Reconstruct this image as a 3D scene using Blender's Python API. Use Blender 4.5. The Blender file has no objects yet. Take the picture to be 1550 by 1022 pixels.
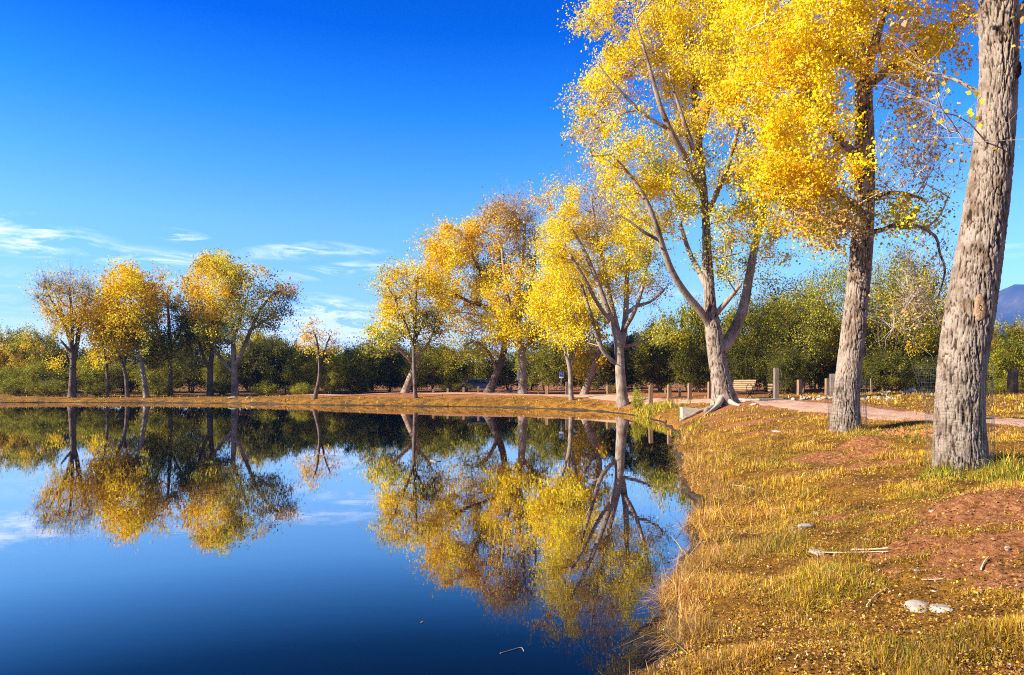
import bpy, math, random
import numpy as np
from mathutils import Vector, Matrix
rng = np.random.default_rng(7)
random.seed(7)
S = bpy.context.scene
COL = S.collection
F, HX, HY, HC = 1100.0, 775.0, 580.0, 2.0      # focal length in photo pixels, principal column, horizon row, eye height
R = math.radians
def W(px, py, D): return np.array([(px-HX)/F*D, D, HC+(HY-py)/F*D])

# ------------------------------------------------------------------ noise
def _h(ix, iy, iz, s):
    n = (ix.astype(np.int64)*374761393 + iy.astype(np.int64)*668265263 + iz.astype(np.int64)*2147483647 + s*1274126177) & 0xffffffff
    n = ((n ^ (n >> 13))*1274126177) & 0xffffffff
    n = (n ^ (n >> 16)) & 0xffffffff
    n = (n*2246822519) & 0xffffffff
    return ((n ^ (n >> 15)) & 0xffff)/65535.0
def vnoise(x, y, z=0.0, s=0):
    x = np.asarray(x, float); y = np.asarray(y, float); z = np.asarray(z, float)+x*0
    ix, iy, iz = np.floor(x), np.floor(y), np.floor(z)
    fx, fy, fz = x-ix, y-iy, z-iz
    fx, fy, fz = [t*t*(3-2*t) for t in (fx, fy, fz)]
    def c(a, b, d): return _h(ix+a, iy+b, iz+d, s)
    x00 = c(0,0,0)*(1-fx)+c(1,0,0)*fx; x10 = c(0,1,0)*(1-fx)+c(1,1,0)*fx
    x01 = c(0,0,1)*(1-fx)+c(1,0,1)*fx; x11 = c(0,1,1)*(1-fx)+c(1,1,1)*fx
    return ((x00*(1-fy)+x10*fy)*(1-fz)+(x01*(1-fy)+x11*fy)*fz)*2-1
def fbm(x, y, z=0.0, s=0, o=4):
    r, a = 0, 1.0; t = 0
    for k in range(o):
        r = r+a*vnoise(x*2**k, y*2**k, np.asarray(z)*2**k, s+k*17); t += a; a *= .5
    return r/t

# ------------------------------------------------------------------ mesh helpers
def mesh_from(name, verts, faces_list, mats, smooth=True, face_mat=None, face_col=None, vattr=None):
    """faces_list: list of (n, k) index arrays"""
    me = bpy.data.meshes.new(name)
    verts = np.asarray(verts, np.float32)
    me.vertices.add(len(verts)); me.vertices.foreach_set('co', verts.ravel())
    loops = np.concatenate([f.ravel() for f in faces_list]).astype(np.int32)
    tot = np.concatenate([np.full(len(f), f.shape[1]) for f in faces_list])
    me.loops.add(len(loops)); me.loops.foreach_set('vertex_index', loops)
    me.polygons.add(len(tot))
    st = np.zeros(len(tot), np.int32); st[1:] = np.cumsum(tot)[:-1]
    me.polygons.foreach_set('loop_start', st)
    for m in mats: me.materials.append(m)
    if face_mat is not None: me.polygons.foreach_set('material_index', np.asarray(face_mat, np.int32))
    me.polygons.foreach_set('use_smooth', np.full(len(tot), smooth, bool))
    me.update(calc_edges=True)
    if face_col is not None:
        a = me.attributes.new('col', 'FLOAT_COLOR', 'FACE')
        c = np.ones((len(tot), 4), np.float32); c[:, :3] = face_col
        a.data.foreach_set('color', c.ravel())
    for k, v in (vattr or {}).items():
        a = me.attributes.new(k, 'FLOAT', 'POINT'); a.data.foreach_set('value', np.asarray(v, np.float32))
    return me
def link(name, me, parent=None, loc=(0,0,0)):
    o = bpy.data.objects.new(name, me); COL.objects.link(o); o.location = loc
    if parent is not None: o.parent = parent
    return o
def tag(o, label=None, cat=None, group=None, kind=None):
    if label: o['label'] = label
    if cat: o['category'] = cat
    if group: o['group'] = group
    if kind: o['kind'] = kind
    return o
def empty(name, loc, rz=0):
    o = bpy.data.objects.new(name, None); COL.objects.link(o); o.location = tuple(loc); o.rotation_euler = (0,0,rz)
    o.empty_display_size = .3
    return o
class MB:
    """collects shapes for ONE mesh"""
    def __init__(s): s.v = []; s.q = []; s.t = []; s.n = 0; s.ex = []
    def add(s, v, q=None, t=None):
        v = np.asarray(v, float).reshape(-1, 3)
        if q is not None and len(q): s.q.append(np.asarray(q)+s.n)
        if t is not None and len(t): s.t.append(np.asarray(t)+s.n)
        s.v.append(v); s.n += len(v)
    def box(s, c, size, rot=None, bev=0.0):
        c = np.asarray(c, float); h = np.asarray(size, float)/2
        if bev <= 0:
            v = np.array([[x,y,z] for x in (-1,1) for y in (-1,1) for z in (-1,1)])*h
            q = [[0,1,3,2],[4,6,7,5],[0,4,5,1],[2,3,7,6],[0,2,6,4],[1,5,7,3]]; t = []
        else:
            b = min(bev, min(h)*.49)
            v = []; idx = {}
            for ax in range(3):
                for sx in (-1,1):
                    for sy in (-1,1):
                        for sz in (-1,1):
                            p = np.array([sx,sy,sz])*(h-b); p[ax] += (sx,sy,sz)[ax]*b
                            idx[(ax,sx,sy,sz)] = len(v); v.append(p)
            q = []; t = []
            for ax in range(3):
                o1, o2 = [a for a in range(3) if a != ax]
                for sg in (-1,1):
                    f = []
                    for a, b2 in ((-1,-1),(1,-1),(1,1),(-1,1)):
                        k = [0,0,0]; k[ax] = sg; k[o1] = a; k[o2] = b2; f.append(idx[(ax,*k)])
                    q.append(f)
            for ax in range(3):      # edges parallel to ax
                o1, o2 = [a for a in range(3) if a != ax]
                for a in (-1,1):
                    for b2 in (-1,1):
                        k = [0,0,0]; k[o1] = a; k[o2] = b2
                        k0 = list(k); k0[ax] = -1; k1 = list(k); k1[ax] = 1
                        q.append([idx[(o1,*k0)], idx[(o1,*k1)], idx[(o2,*k1)], idx[(o2,*k0)]])
            for sx in (-1,1):
                for sy in (-1,1):
                    for sz in (-1,1): t.append([idx[(a,sx,sy,sz)] for a in range(3)])
            v = np.array(v)
        if rot is not None: v = v @ np.asarray(rot).T
        s.add(v+c, q, t)
    def tube(s, P, rad, sides=6, cap=True, disp=None):
        P = np.asarray(P, float); rad = np.broadcast_to(np.asarray(rad, float), (len(P),))
        T = np.gradient(P, axis=0); T /= np.linalg.norm(T, axis=1)[:,None]+1e-9
        ref = np.array([0,1.,0]) if abs(T[:,1]).mean() < .8 else np.array([1.,0,0])
        A = np.cross(T, ref); A /= np.linalg.norm(A, axis=1)[:,None]+1e-9
        B = np.cross(A, T)
        th = np.arange(sides)/sides*2*math.pi
        r = rad[:,None]*np.ones(sides)
        ring = A[:,None,:]*np.cos(th)[None,:,None]+B[:,None,:]*np.sin(th)[None,:,None]
        V = P[:,None,:]+ring*r[:,:,None]
        if disp is not None:
            V = V+ring*disp(V, r)[:,:,None]
        n = len(P)
        i = np.arange(n-1)[:,None]*sides; j = np.arange(sides)[None,:]; j2 = (j+1) % sides
        q = np.stack([i+j, i+j2, i+sides+j2, i+sides+j], -1).reshape(-1,4)
        v = V.reshape(-1,3); t = []
        if cap:
            v = np.vstack([v, P[-1], P[0]])
            e = n*sides; k = np.arange(sides); k2 = (k+1) % sides
            t = np.vstack([np.stack([(n-1)*sides+k, (n-1)*sides+k2, np.full(sides, e)], -1), np.stack([k2, k, np.full(sides, e+1)], -1)])
        s.add(v, q, t)
    def build(s, name, mat, parent=None, smooth=False, loc=(0,0,0)):
        fl = ([np.vstack(s.q)] if s.q else [])+([np.vstack(s.t)] if s.t else [])
        me = mesh_from(name, np.vstack(s.v), fl, [mat], smooth)
        return link(name, me, parent, loc)
def rotz(a): c, s_ = math.cos(a), math.sin(a); return np.array([[c,-s_,0],[s_,c,0],[0,0,1]])
def rotx(a): c, s_ = math.cos(a), math.sin(a); return np.array([[1,0,0],[0,c,-s_],[0,s_,c]])
def roty(a): c, s_ = math.cos(a), math.sin(a); return np.array([[c,0,s_],[0,1,0],[-s_,0,c]])

# ------------------------------------------------------------------ materials
def newmat(name):
    m = bpy.data.materials.new(name); m.use_nodes = True
    nt = m.node_tree; nt.nodes.clear()
    return m, nt, nt.nodes, nt.links
def nn(nt, t, **kw):
    n = nt.nodes.new(t)
    for k, v in kw.items():
        if k.startswith('i_'):
            key = k[2:]
            n.inputs[int(key) if key.isdigit() else key.replace('_', ' ')].default_value = v
        else: setattr(n, k, v)
    return n
def ramp(nt, stops, interp='LINEAR'):
    n = nt.nodes.new('ShaderNodeValToRGB'); cr = n.color_ramp; cr.interpolation = interp
    while len(cr.elements) < len(stops): cr.elements.new(.5)
    for e, (p, c) in zip(cr.elements, stops): e.position = p; e.color = (*c, 1) if len(c) == 3 else c
    return n
def leaf_material(name, trans=.40, rough=.6, spec=.10):
    m, nt, N, L = newmat(name)
    a = nn(nt, 'ShaderNodeAttribute', attribute_name='col')
    p = nn(nt, 'ShaderNodeBsdfPrincipled', i_Roughness=rough); p.inputs['Specular IOR Level'].default_value = spec
    t = nn(nt, 'ShaderNodeBsdfTranslucent')
    mx = nn(nt, 'ShaderNodeMixShader', i_0=trans)
    o = nn(nt, 'ShaderNodeOutputMaterial')
    L.new(a.outputs['Color'], p.inputs['Base Color']); L.new(a.outputs['Color'], t.inputs['Color'])
    L.new(p.outputs[0], mx.inputs[1]); L.new(t.outputs[0], mx.inputs[2]); L.new(mx.outputs[0], o.inputs[0])
    return m
def noisy(name, c1, c2, scale=6, rough=.85, bump=.3, stretch=(1,1,1), detail=5, dist=.02, c3=None):
    m, nt, N, L = newmat(name)
    tc = nn(nt, 'ShaderNodeTexCoord'); mp = nn(nt, 'ShaderNodeMapping'); mp.inputs['Scale'].default_value = stretch
    ns = nn(nt, 'ShaderNodeTexNoise', i_Scale=scale, i_Detail=detail, i_Roughness=.65)
    st = [(.3, c1), (.7, c2)] + ([(.85, c3)] if c3 else [])
    rp = ramp(nt, st); p = nn(nt, 'ShaderNodeBsdfPrincipled', i_Roughness=rough); p.inputs['Specular IOR Level'].default_value = .2
    b = nn(nt, 'ShaderNodeBump', i_Strength=bump, i_Distance=dist); o = nn(nt, 'ShaderNodeOutputMaterial')
    L.new(tc.outputs['Object'], mp.inputs[0]); L.new(mp.outputs[0], ns.inputs['Vector'])
    L.new(ns.outputs['Fac'], rp.inputs[0]); L.new(rp.outputs[0], p.inputs['Base Color'])
    L.new(ns.outputs['Fac'], b.inputs['Height']); L.new(b.outputs[0], p.inputs['Normal']); L.new(p.outputs[0], o.inputs[0])
    return m
def bark_material(name, light, dark, scale=5.0, attr=False, bump=.7):
    m, nt, N, L = newmat(name)
    tc = nn(nt, 'ShaderNodeTexCoord'); mp = nn(nt, 'ShaderNodeMapping'); mp.inputs['Scale'].default_value = (1,1,.22)
    n1 = nn(nt, 'ShaderNodeTexNoise', i_Scale=scale*2.2, i_Detail=6, i_Roughness=.7)
    n2 = nn(nt, 'ShaderNodeTexNoise', i_Scale=scale*.25, i_Detail=4)
    r1 = ramp(nt, [(.36, dark), (.52, light)])
    mx = nn(nt, 'ShaderNodeMix', data_type='RGBA', blend_type='MULTIPLY'); mx.inputs[0].default_value = 1
    r2 = ramp(nt, [(.36, (.58,.47,.38)), (.50, (.95,.9,.85)), (.66, (1.12,1.08,1.04))])
    p = nn(nt, 'ShaderNodeBsdfPrincipled', i_Roughness=.9); p.inputs['Specular IOR Level'].default_value = .15
    b = nn(nt, 'ShaderNodeBump', i_Strength=bump, i_Distance=.03); o = nn(nt, 'ShaderNodeOutputMaterial')
    L.new(tc.outputs['Object'], mp.inputs[0]); L.new(mp.outputs[0], n1.inputs['Vector']); L.new(tc.outputs['Object'], n2.inputs['Vector'])
    if attr:
        a = nn(nt, 'ShaderNodeAttribute', attribute_name='furrow')
        ad = nn(nt, 'ShaderNodeMath', operation='MULTIPLY_ADD'); ad.inputs[1].default_value = .42
        L.new(a.outputs['Fac'], ad.inputs[0])
        ml = nn(nt, 'ShaderNodeMath', operation='MULTIPLY'); ml.inputs[1].default_value = .42
        L.new(n1.outputs['Fac'], ml.inputs[0]); L.new(ml.outputs[0], ad.inputs[2]); L.new(ad.outputs[0], r1.inputs[0])
    else: L.new(n1.outputs['Fac'], r1.inputs[0])
    L.new(n2.outputs['Fac'], r2.inputs[0]); L.new(r1.outputs[0], mx.inputs[6]); L.new(r2.outputs[0], mx.inputs[7])
    L.new(mx.outputs[2], p.inputs['Base Color']); L.new(n1.outputs['Fac'], b.inputs['Height'])
    L.new(b.outputs[0], p.inputs['Normal']); L.new(p.outputs[0], o.inputs[0])
    return m
M = {}
M['leaf'] = leaf_material('leaf')
M['grass'] = leaf_material('grass_blade', .3, .6, .15)
M['bark_hero'] = bark_material('bark_furrowed', (.31,.25,.20), (.06,.04,.028), 14, True, 1.0)
M['bark'] = bark_material('bark_pale', (.33,.27,.21), (.17,.12,.09), 5, False, .8)
M['bark_dark'] = bark_material('bark_dark', (.20,.15,.11), (.06,.04,.03), 5, False, .6)
M['twig'] = noisy('twig', (.26,.19,.14), (.42,.34,.28), 9, .9, .2)
M['twig_pale'] = noisy('twig_pale', (.40,.32,.25), (.62,.54,.45), 9, .9, .2)
M['twig_dark'] = noisy('twig_dark', (.07,.05,.035), (.14,.10,.075), 9, .9, .2)
M['root'] = noisy('root_wood', (.30,.22,.14), (.56,.46,.32), 8, .8, .4, (1,1,.3))
M['post'] = noisy('post_wood', (.15,.085,.045), (.34,.215,.125), 10, .85, .5, (1,1,.15))
M['post_old'] = noisy('post_weathered', (.12,.09,.065), (.26,.20,.15), 10, .9, .5, (1,1,.15))
M['post_dark'] = noisy('post_brown', (.10,.055,.03), (.24,.14,.075), 10, .9, .5, (1,1,.15))
M['slat'] = noisy('bench_slat', (.20,.12,.055), (.34,.22,.11), 12, .7, .2, (.2,1,1))
M['iron'] = noisy('black_iron', (.012,.012,.014), (.03,.03,.03), 20, .5, .1)
M['wire'] = noisy('galvanised_wire', (.05,.055,.05), (.11,.12,.11), 30, .5, .1)
M['rock'] = noisy('rock_grey', (.22,.17,.12), (.48,.40,.31), 7, .9, .6)
M['rock_pale'] = noisy('rock_pale', (.22,.18,.135), (.44,.37,.29), 9, .9, .6)
M['rock_red'] = noisy('rock_red', (.30,.15,.09), (.50,.30,.20), 7, .9, .6)
M['concrete'] = noisy('concrete', (.34,.29,.22), (.52,.46,.36), 9, .9, .25)
M['stick'] = noisy('dry_stick', (.40,.30,.17), (.66,.53,.34), 12, .85, .3)
M['reed'] = noisy('reed_green', (.34,.40,.08), (.55,.58,.16), 8, .6, .1)
M['driftwood'] = noisy('driftwood', (.16,.12,.09), (.38,.31,.24), 9, .9, .5)
M['clod'] = noisy('red_clod', (.26,.09,.03), (.48,.20,.08), 14, .95, .8)
def plain(name, c, rough=.5, metal=0, coat=0):
    m, nt, N, L = newmat(name)
    p = nn(nt, 'ShaderNodeBsdfPrincipled', i_Roughness=rough, i_Metallic=metal); p.inputs['Base Color'].default_value = (*c, 1)
    p.inputs['Coat Weight'].default_value = coat
    ns = nn(nt, 'ShaderNodeTexNoise', i_Scale=3.0, i_Detail=3); mr = nn(nt, 'ShaderNodeMapRange'); mr.inputs[3].default_value = rough*.8; mr.inputs[4].default_value = min(1, rough*1.25)
    L.new(ns.outputs['Fac'], mr.inputs[0]); L.new(mr.outputs[0], p.inputs['Roughness'])
    o = nn(nt, 'ShaderNodeOutputMaterial'); L.new(p.outputs[0], o.inputs[0]); return m
M['car_paint'] = plain('blue_car_paint', (.025,.075,.20), .3, 0, .6)
M['car_glass'] = plain('dark_car_glass', (.02,.03,.04), .08)
M['tyre'] = plain('tyre_rubber', (.02,.02,.02), .8)
M['rim'] = plain('wheel_rim', (.5,.5,.5), .3, .9)
M['lamp'] = plain('lamp_lens', (.75,.75,.7), .15)
M['sign_white'] = plain('sign_white', (.78,.80,.80), .4)
M['sign_blue'] = plain('sign_blue', (.02,.12,.50), .4)
M['sign_post'] = plain('sign_post_steel', (.3,.32,.32), .5, .6)

# ------------------------------------------------------------------ lake outline and terrain
shore_px = [(0,609.5),(150,609.5),(300,610),(400,611.5),(480,613),(560,614),(640,615),(750,616),(850,619.5),(900,622),(950,627),(985,632),
            (1010,641),(1022,652),(1030,675),(1035,710),(1045,745),(1053,790),(1050,830),(1030,865),(1015,910),(1000,960),(985,1022)]
SH = []
for x, y in shore_px:
    D = F*HC/(y-HY); SH.append(((x-HX)/F*D, D))
SH = [(-1.5,-1.5),(-6,-8),(-15,-16),(-40,-22),(-80,-14),(-108,10),(-112,40),(-100,62),(-75,73)]+SH+[(.6,3.8),(0,2)]
SH = np.array(SH)
def refine(P, n=3):
    P = np.asarray(P)
    for _ in range(n):      # Chaikin
        Q = np.roll(P, -1, 0); P = np.stack([P*.75+Q*.25, P*.25+Q*.75], 1).reshape(-1, 2)
    return P
SHR = refine(SH, 2)
# small bays and tufts along the waterline
_i = np.arange(len(SHR))
def shore_wiggle(x, y):
    near = np.clip(1-(y-4)/45, .25, 1)
    return near*(.16*vnoise(x*.9, y*.9, 0, 301)+.09*vnoise(x*2.6, y*2.6, 0, 302)+.035*vnoise(x*9, y*9, 0, 303))+(1-near)*.35*vnoise(x*.35, y*.35, 0, 304)
def sdist(x, y):
    """signed distance to shore, positive on land"""
    x = np.asarray(x, float); y = np.asarray(y, float); shp = x.shape; x = x.ravel(); y = y.ravel()
    A = SHR; B = np.roll(SHR, -1, 0)
    best = np.full(x.shape, 1e9); inside = np.zeros(x.shape, bool)
    for (ax, ay), (bx, by) in zip(A, B):
        dx, dy = bx-ax, by-ay; l2 = dx*dx+dy*dy+1e-12
        t = np.clip(((x-ax)*dx+(y-ay)*dy)/l2, 0, 1)
        d = (x-ax-t*dx)**2+(y-ay-t*dy)**2; best = np.minimum(best, d)
        c = ((ay > y) != (by > y))
        with np.errstate(divide='ignore', invalid='ignore'):
            xi = ax+(y-ay)*dx/(dy if abs(dy) > 1e-12 else 1e-12)
        inside ^= c & (x < xi)
    d = np.sqrt(best); d = np.where(inside, -d, d)+shore_wiggle(x, y); return d.reshape(shp)
HCTL = np.array([(1.5,0,.8),(3,5,.62),(6.6,10.7,1.0),(12,10,1.1),(5,6.5,.75),(8,17.6,1.1),(11.5,18,1.12),(14,30,1.3),(9.6,33,1.3),(9,49,1.1),(12,38,1.32),(20,35,1.5),
    (24,28,1.45),(30,60,1.5),(5,65,1.0),(-1.5,70,1.12),(-9,63,.95),(-10,75,1.0),(-20,75,.75),(-30,78,.62),(-42,76,.6),(-40,90,.65),(-60,90,.7),(0,90,1.05),
    (30,100,1.5),(-80,90,.8),(0,-10,.9),(20,5,1.2),(-130,30,.9),(-40,-40,.9),(15,60,1.35)])
PATH = np.array([(16,-4),(14.2,4),(12.9,12),(11.9,18),(11.2,24),(11.6,30),(12.0,36),(11.0,42),(9.6,49),(8.0,55),(5.0,61.5),(0,66.0),(-7,69.5),(-15,73.5),(-26,80),(-40,84),(-60,86),(-80,84)], float)
def smooth_line(P, n=4):
    P = np.asarray(P, float)
    for _ in range(n):
        P = np.vstack([P[:1], np.stack([P[:-1]*.75+P[1:]*.25, P[:-1]*.25+P[1:]*.75], 1).reshape(-1, P.shape[1]), P[-1:]])
    return P
PTH = smooth_line(PATH, 3)
def ldist(x, y, L_):
    best = np.full(np.shape(x), 1e9)
    for (ax, ay), (bx, by) in zip(L_[:-1], L_[1:]):
        dx, dy = bx-ax, by-ay; t = np.clip(((x-ax)*dx+(y-ay)*dy)/(dx*dx+dy*dy+1e-12), 0, 1)
        best = np.minimum(best, (x-ax-t*dx)**2+(y-ay-t*dy)**2)
    return np.sqrt(best)
MOUNDS = []
def ground(x, y, fine=True):
    x = np.asarray(x, float); y = np.asarray(y, float)
    d = sdist(x, y)
    w = 0; h = 0
    for cx, cy, ch in HCTL:
        k = 1/((x-cx)**2+(y-cy)**2+4)**1.6; w = w+k; h = h+k*ch
    H = h/w
    Lr = np.clip(3.0-y*.02, 1.8, 3.0)
    lip = .10*np.clip(d/.12, 0, 1)
    z = np.where(d > 0, lip+(H-.10)*(1-np.exp(-np.maximum(d, 0)/Lr)), np.maximum(d*.9, -1.2)-.03)
    far = np.hypot(x, y)
    z = z+np.where(d > .2, np.clip(d-.2, 0, 1)*(fbm(x*.35, y*.35, 0, 3, 3)*.06), 0)
    if fine:
        f = np.clip(1-far/60, 0, 1)*np.clip(d/.5, 0, 1)
        z = z+f*(fbm(x*1.3, y*1.3, 0, 9, 4)*.10+fbm(x*5, y*5, 0, 21, 3)*.035)
    for mx, my, rx, ry, hh in MOUNDS:
        z = z+hh*np.exp(-(((x-mx)/rx)**2+((y-my)/ry)**2))
    z = z+np.clip((far-140)/3000, 0, 1)*12
    return z
def gz(x, y): return float(ground(np.array([x]), np.array([y]))[0])
def hit(px, py, dmin=3.0, dmax=110.0):
    """point of the ground seen at a photo pixel"""
    D = np.linspace(dmin, dmax, 900); D = dmin*(dmax/dmin)**np.linspace(0, 1, 900)
    x = (px-HX)/F*D; zr = HC+(HY-py)/F*D; zg = ground(x, D)
    k = np.where(zr < zg)[0]
    k = k[0] if len(k) else len(D)-1
    return np.array([x[k], D[k], zg[k]])

def graded(segs):
    out = []
    for a, b, st in segs: out += list(np.arange(a, b, st))
    out.append(segs[-1][1]); return np.array(out)
for px_, py_, rx_, ry_, hh_ in ((1305,672,.40,.32,.16),(1315,690,.50,.28,.17),(1245,690,.40,.25,.09),(1500,775,.60,.45,.13),(1435,800,.40,.28,.10),(1375,765,.5,.4,.05),(1200,760,.5,.4,.03),(1130,900,.35,.3,.05),(1250,900,.4,.3,.04)):
    c_ = hit(px_, py_); MOUNDS.append((c_[0], c_[1], rx_, ry_, hh_))
for px_, py_, rx_, ry_, hh_ in ((1570,850,1.0,.55,.16),(1560,790,.8,.4,.12),(1270,860,.25,.9,-.05),(1180,745,.35,1.2,-.05),(1700,800,2.2,1.3,.22)):
    c_ = hit(px_, py_); MOUNDS.append((c_[0], c_[1], rx_, ry_, hh_))
MOUNDS.append((9.9,32.9,1.6,1.5,.16))
gx = np.concatenate([-np.geomspace(4000, 130, 14), graded([(-125,-60,4.0),(-60,-8,1.0),(-8,-1,.35),(-1,9.5,.045),(9.5,16,.12),(16,40,.6),(40,125,4)]), np.geomspace(130, 4000, 14)])
gy = np.concatenate([-np.geomspace(4000, 60, 12), graded([(-55,-6,3.0),(-6,3.0,.4),(3.0,14,.05),(14,26,.11),(26,55,.3),(55,90,.5),(90,130,2)]), np.geomspace(135, 4000, 16)])
GX, GY = np.meshgrid(gx, gy)
GZ = ground(GX, GY)
PD = ldist(GX, GY, PTH)
DIRT = [(9.0,31.6,1.8,1.4,.7),(8.2,27.5,1.2,2.5,.45),(12.5,13.5,1.8,2.5,.8),(11.5,33,3,3,.9)]
for px_, py_, rx_, ry_, a_ in ((1305,674,.55,.40,1),(1310,692,.62,.38,1),(1242,692,.45,.30,1),(1210,715,.5,.25,.6),(1510,768,.80,.42,1),(1445,800,.52,.28,1),(1385,832,.36,.24,.85),(1330,870,.30,.20,.55),(1480,835,.6,.2,.7),(1545,820,.4,.28,.7),(1450,868,.45,.12,.65),(1530,880,.4,.25,.6),
        (1330,705,.7,.25,.85),(1280,730,.5,.2,.6),(1290,780,.45,.16,.5),(1260,845,.4,.13,.45),(1130,640,1.2,1.6,.6),(1185,650,.8,1.0,.45),(1520,745,.5,.3,.7)):
    c_ = hit(px_, py_); DIRT.append((c_[0], c_[1], rx_, ry_, a_))
def dirt(x, y):
    m = np.zeros(np.shape(x))
    for cx, cy, rx, ry, a in DIRT:
        # streaks run diagonally down the slope
        u = (x-cx)*.87-(y-cy)*-.0; v = (y-cy)
        m = np.maximum(m, a*np.exp(-((u/rx)**2+(v/ry)**2)**1.3))
    pd = ldist(x, y, PTH)
    m = np.maximum(m, np.clip(1.25-pd/1.7, 0, 1))
    n = fbm(x*1.5, y*1.5, 0, 40, 4)
    far = np.clip((np.hypot(x, y)-40)/15, 0, 1)*np.clip((x+26)/12, 0, 1)
    d = sdist(x, y)
    m = np.maximum(m, far*np.clip((d-1.5)/2.0, 0, 1)*.75)
    return np.clip(m*1.25+n*.55*(m > .02), 0, 1)
DT = dirt(GX, GY)
nx, ny = len(gx), len(gy)
ii = (np.arange(ny-1)[:,None]*nx+np.arange(nx-1)[None,:]).ravel()
q = np.stack([ii, ii+1, ii+nx+1, ii+nx], -1)
def ground_material():
    m, nt, N, L = newmat('ground_soil_and_turf')
    tc = nn(nt, 'ShaderNodeTexCoord')
    n1 = nn(nt, 'ShaderNodeTexNoise', i_Scale=1.4, i_Detail=8, i_Roughness=.7)
    n2 = nn(nt, 'ShaderNodeTexNoise', i_Scale=16, i_Detail=6, i_Roughness=.75)
    n3 = nn(nt, 'ShaderNodeTexNoise', i_Scale=.35, i_Detail=3)
    vo = nn(nt, 'ShaderNodeTexVoronoi', i_Scale=22)
    for n in (n1, n2, n3, vo): L.new(tc.outputs['Object'], n.inputs['Vector'])
    g1 = ramp(nt, [(.28, (.07,.038,.010)), (.45, (.22,.11,.02)), (.58, (.40,.205,.03)), (.75, (.28,.18,.035))])
    g2 = ramp(nt, [(.32, (.22,.16,.12)), (.68, (1.35,1.2,1.0))])
    gm = nn(nt, 'ShaderNodeMix', data_type='RGBA', blend_type='MULTIPLY'); gm.inputs[0].default_value = .75
    L.new(n1.outputs['Fac'], g1.inputs[0]); L.new(n2.outputs['Fac'], g2.inputs[0]); L.new(g1.outputs[0], gm.inputs[6]); L.new(g2.outputs[0], gm.inputs[7])
    s1 = ramp(nt, [(.34, (.12,.042,.014)), (.50, (.36,.135,.045)), (.66, (.56,.28,.13))])
    L.new(n2.outputs['Fac'], s1.inputs[0])
    at = nn(nt, 'ShaderNodeAttribute', attribute_name='dirt')
    mm = nn(nt, 'ShaderNodeMath', operation='MULTIPLY_ADD'); mm.inputs[1].default_value = .8
    sb = nn(nt, 'ShaderNodeMath', operation='SUBTRACT'); sb.inputs[1].default_value = .5
    L.new(n2.outputs['Fac'], sb.inputs[0]); L.new(sb.outputs[0], mm.inputs[0]); L.new(at.outputs['Fac'], mm.inputs[2])
    cr = ramp(nt, [(.3, (0,0,0)), (.6, (1,1,1))]); L.new(mm.outputs[0], cr.inputs[0])
    mx = nn(nt, 'ShaderNodeMix', data_type='RGBA'); L.new(cr.outputs[0], mx.inputs[0]); L.new(gm.outputs[2], mx.inputs[6]); L.new(s1.outputs[0], mx.inputs[7])
    p = nn(nt, 'ShaderNodeBsdfPrincipled', i_Roughness=.95); p.inputs['Specular IOR Level'].default_value = .1
    b = nn(nt, 'ShaderNodeBump', i_Strength=1.0, i_Distance=.08); b2 = nn(nt, 'ShaderNodeBump', i_Strength=.5, i_Distance=.02)
    L.new(n2.outputs['Fac'], b.inputs['Height']); L.new(vo.outputs['Distance'], b2.inputs['Height']); L.new(b.outputs[0], b2.inputs['Normal'])
    L.new(b2.outputs[0], p.inputs['Normal']); L.new(mx.outputs[2], p.inputs['Base Color'])
    o = nn(nt, 'ShaderNodeOutputMaterial'); L.new(p.outputs[0], o.inputs[0]); return m
me = mesh_from('ground', np.stack([GX, GY, GZ], -1).reshape(-1, 3), [q], [ground_material()], True, vattr={'dirt': DT.ravel()})
tag(link('ground', me), 'golden grass bank and reddish soil around the pond', None, None, 'structure')

# path: red gravel strip laid over the bank
def path_mesh():
    P = smooth_line(PATH, 5); P = P[(P[:,1] > -3)]
    T = np.gradient(P, axis=0); T /= np.linalg.norm(T, axis=1)[:,None]; Nn = np.stack([T[:,1], -T[:,0]], 1)
    s = np.linspace(-1, 1, 25)
    wl = 1.25+.22*vnoise(P[:,0]*.9, P[:,1]*.9, 0, 5); wr = 1.25+.22*vnoise(P[:,0]*.9, P[:,1]*.9, 3, 6)
    V = []
    for k in range(len(P)):
        w = np.where(s < 0, wl[k], wr[k]); xy = P[k]+Nn[k]*(s*w)[:,None]; V.append(xy)
    V = np.array(V); z = ground(V[...,0], V[...,1])+.03-.09*np.abs(s)[None,:]**6
    V = np.dstack([V, z]); n, k = V.shape[:2]
    ii = (np.arange(n-1)[:,None]*k+np.arange(k-1)[None,:]).ravel()
    return mesh_from('path', V.reshape(-1, 3), [np.stack([ii, ii+1, ii+k+1, ii+k], -1)], [M['path']], True)
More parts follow.
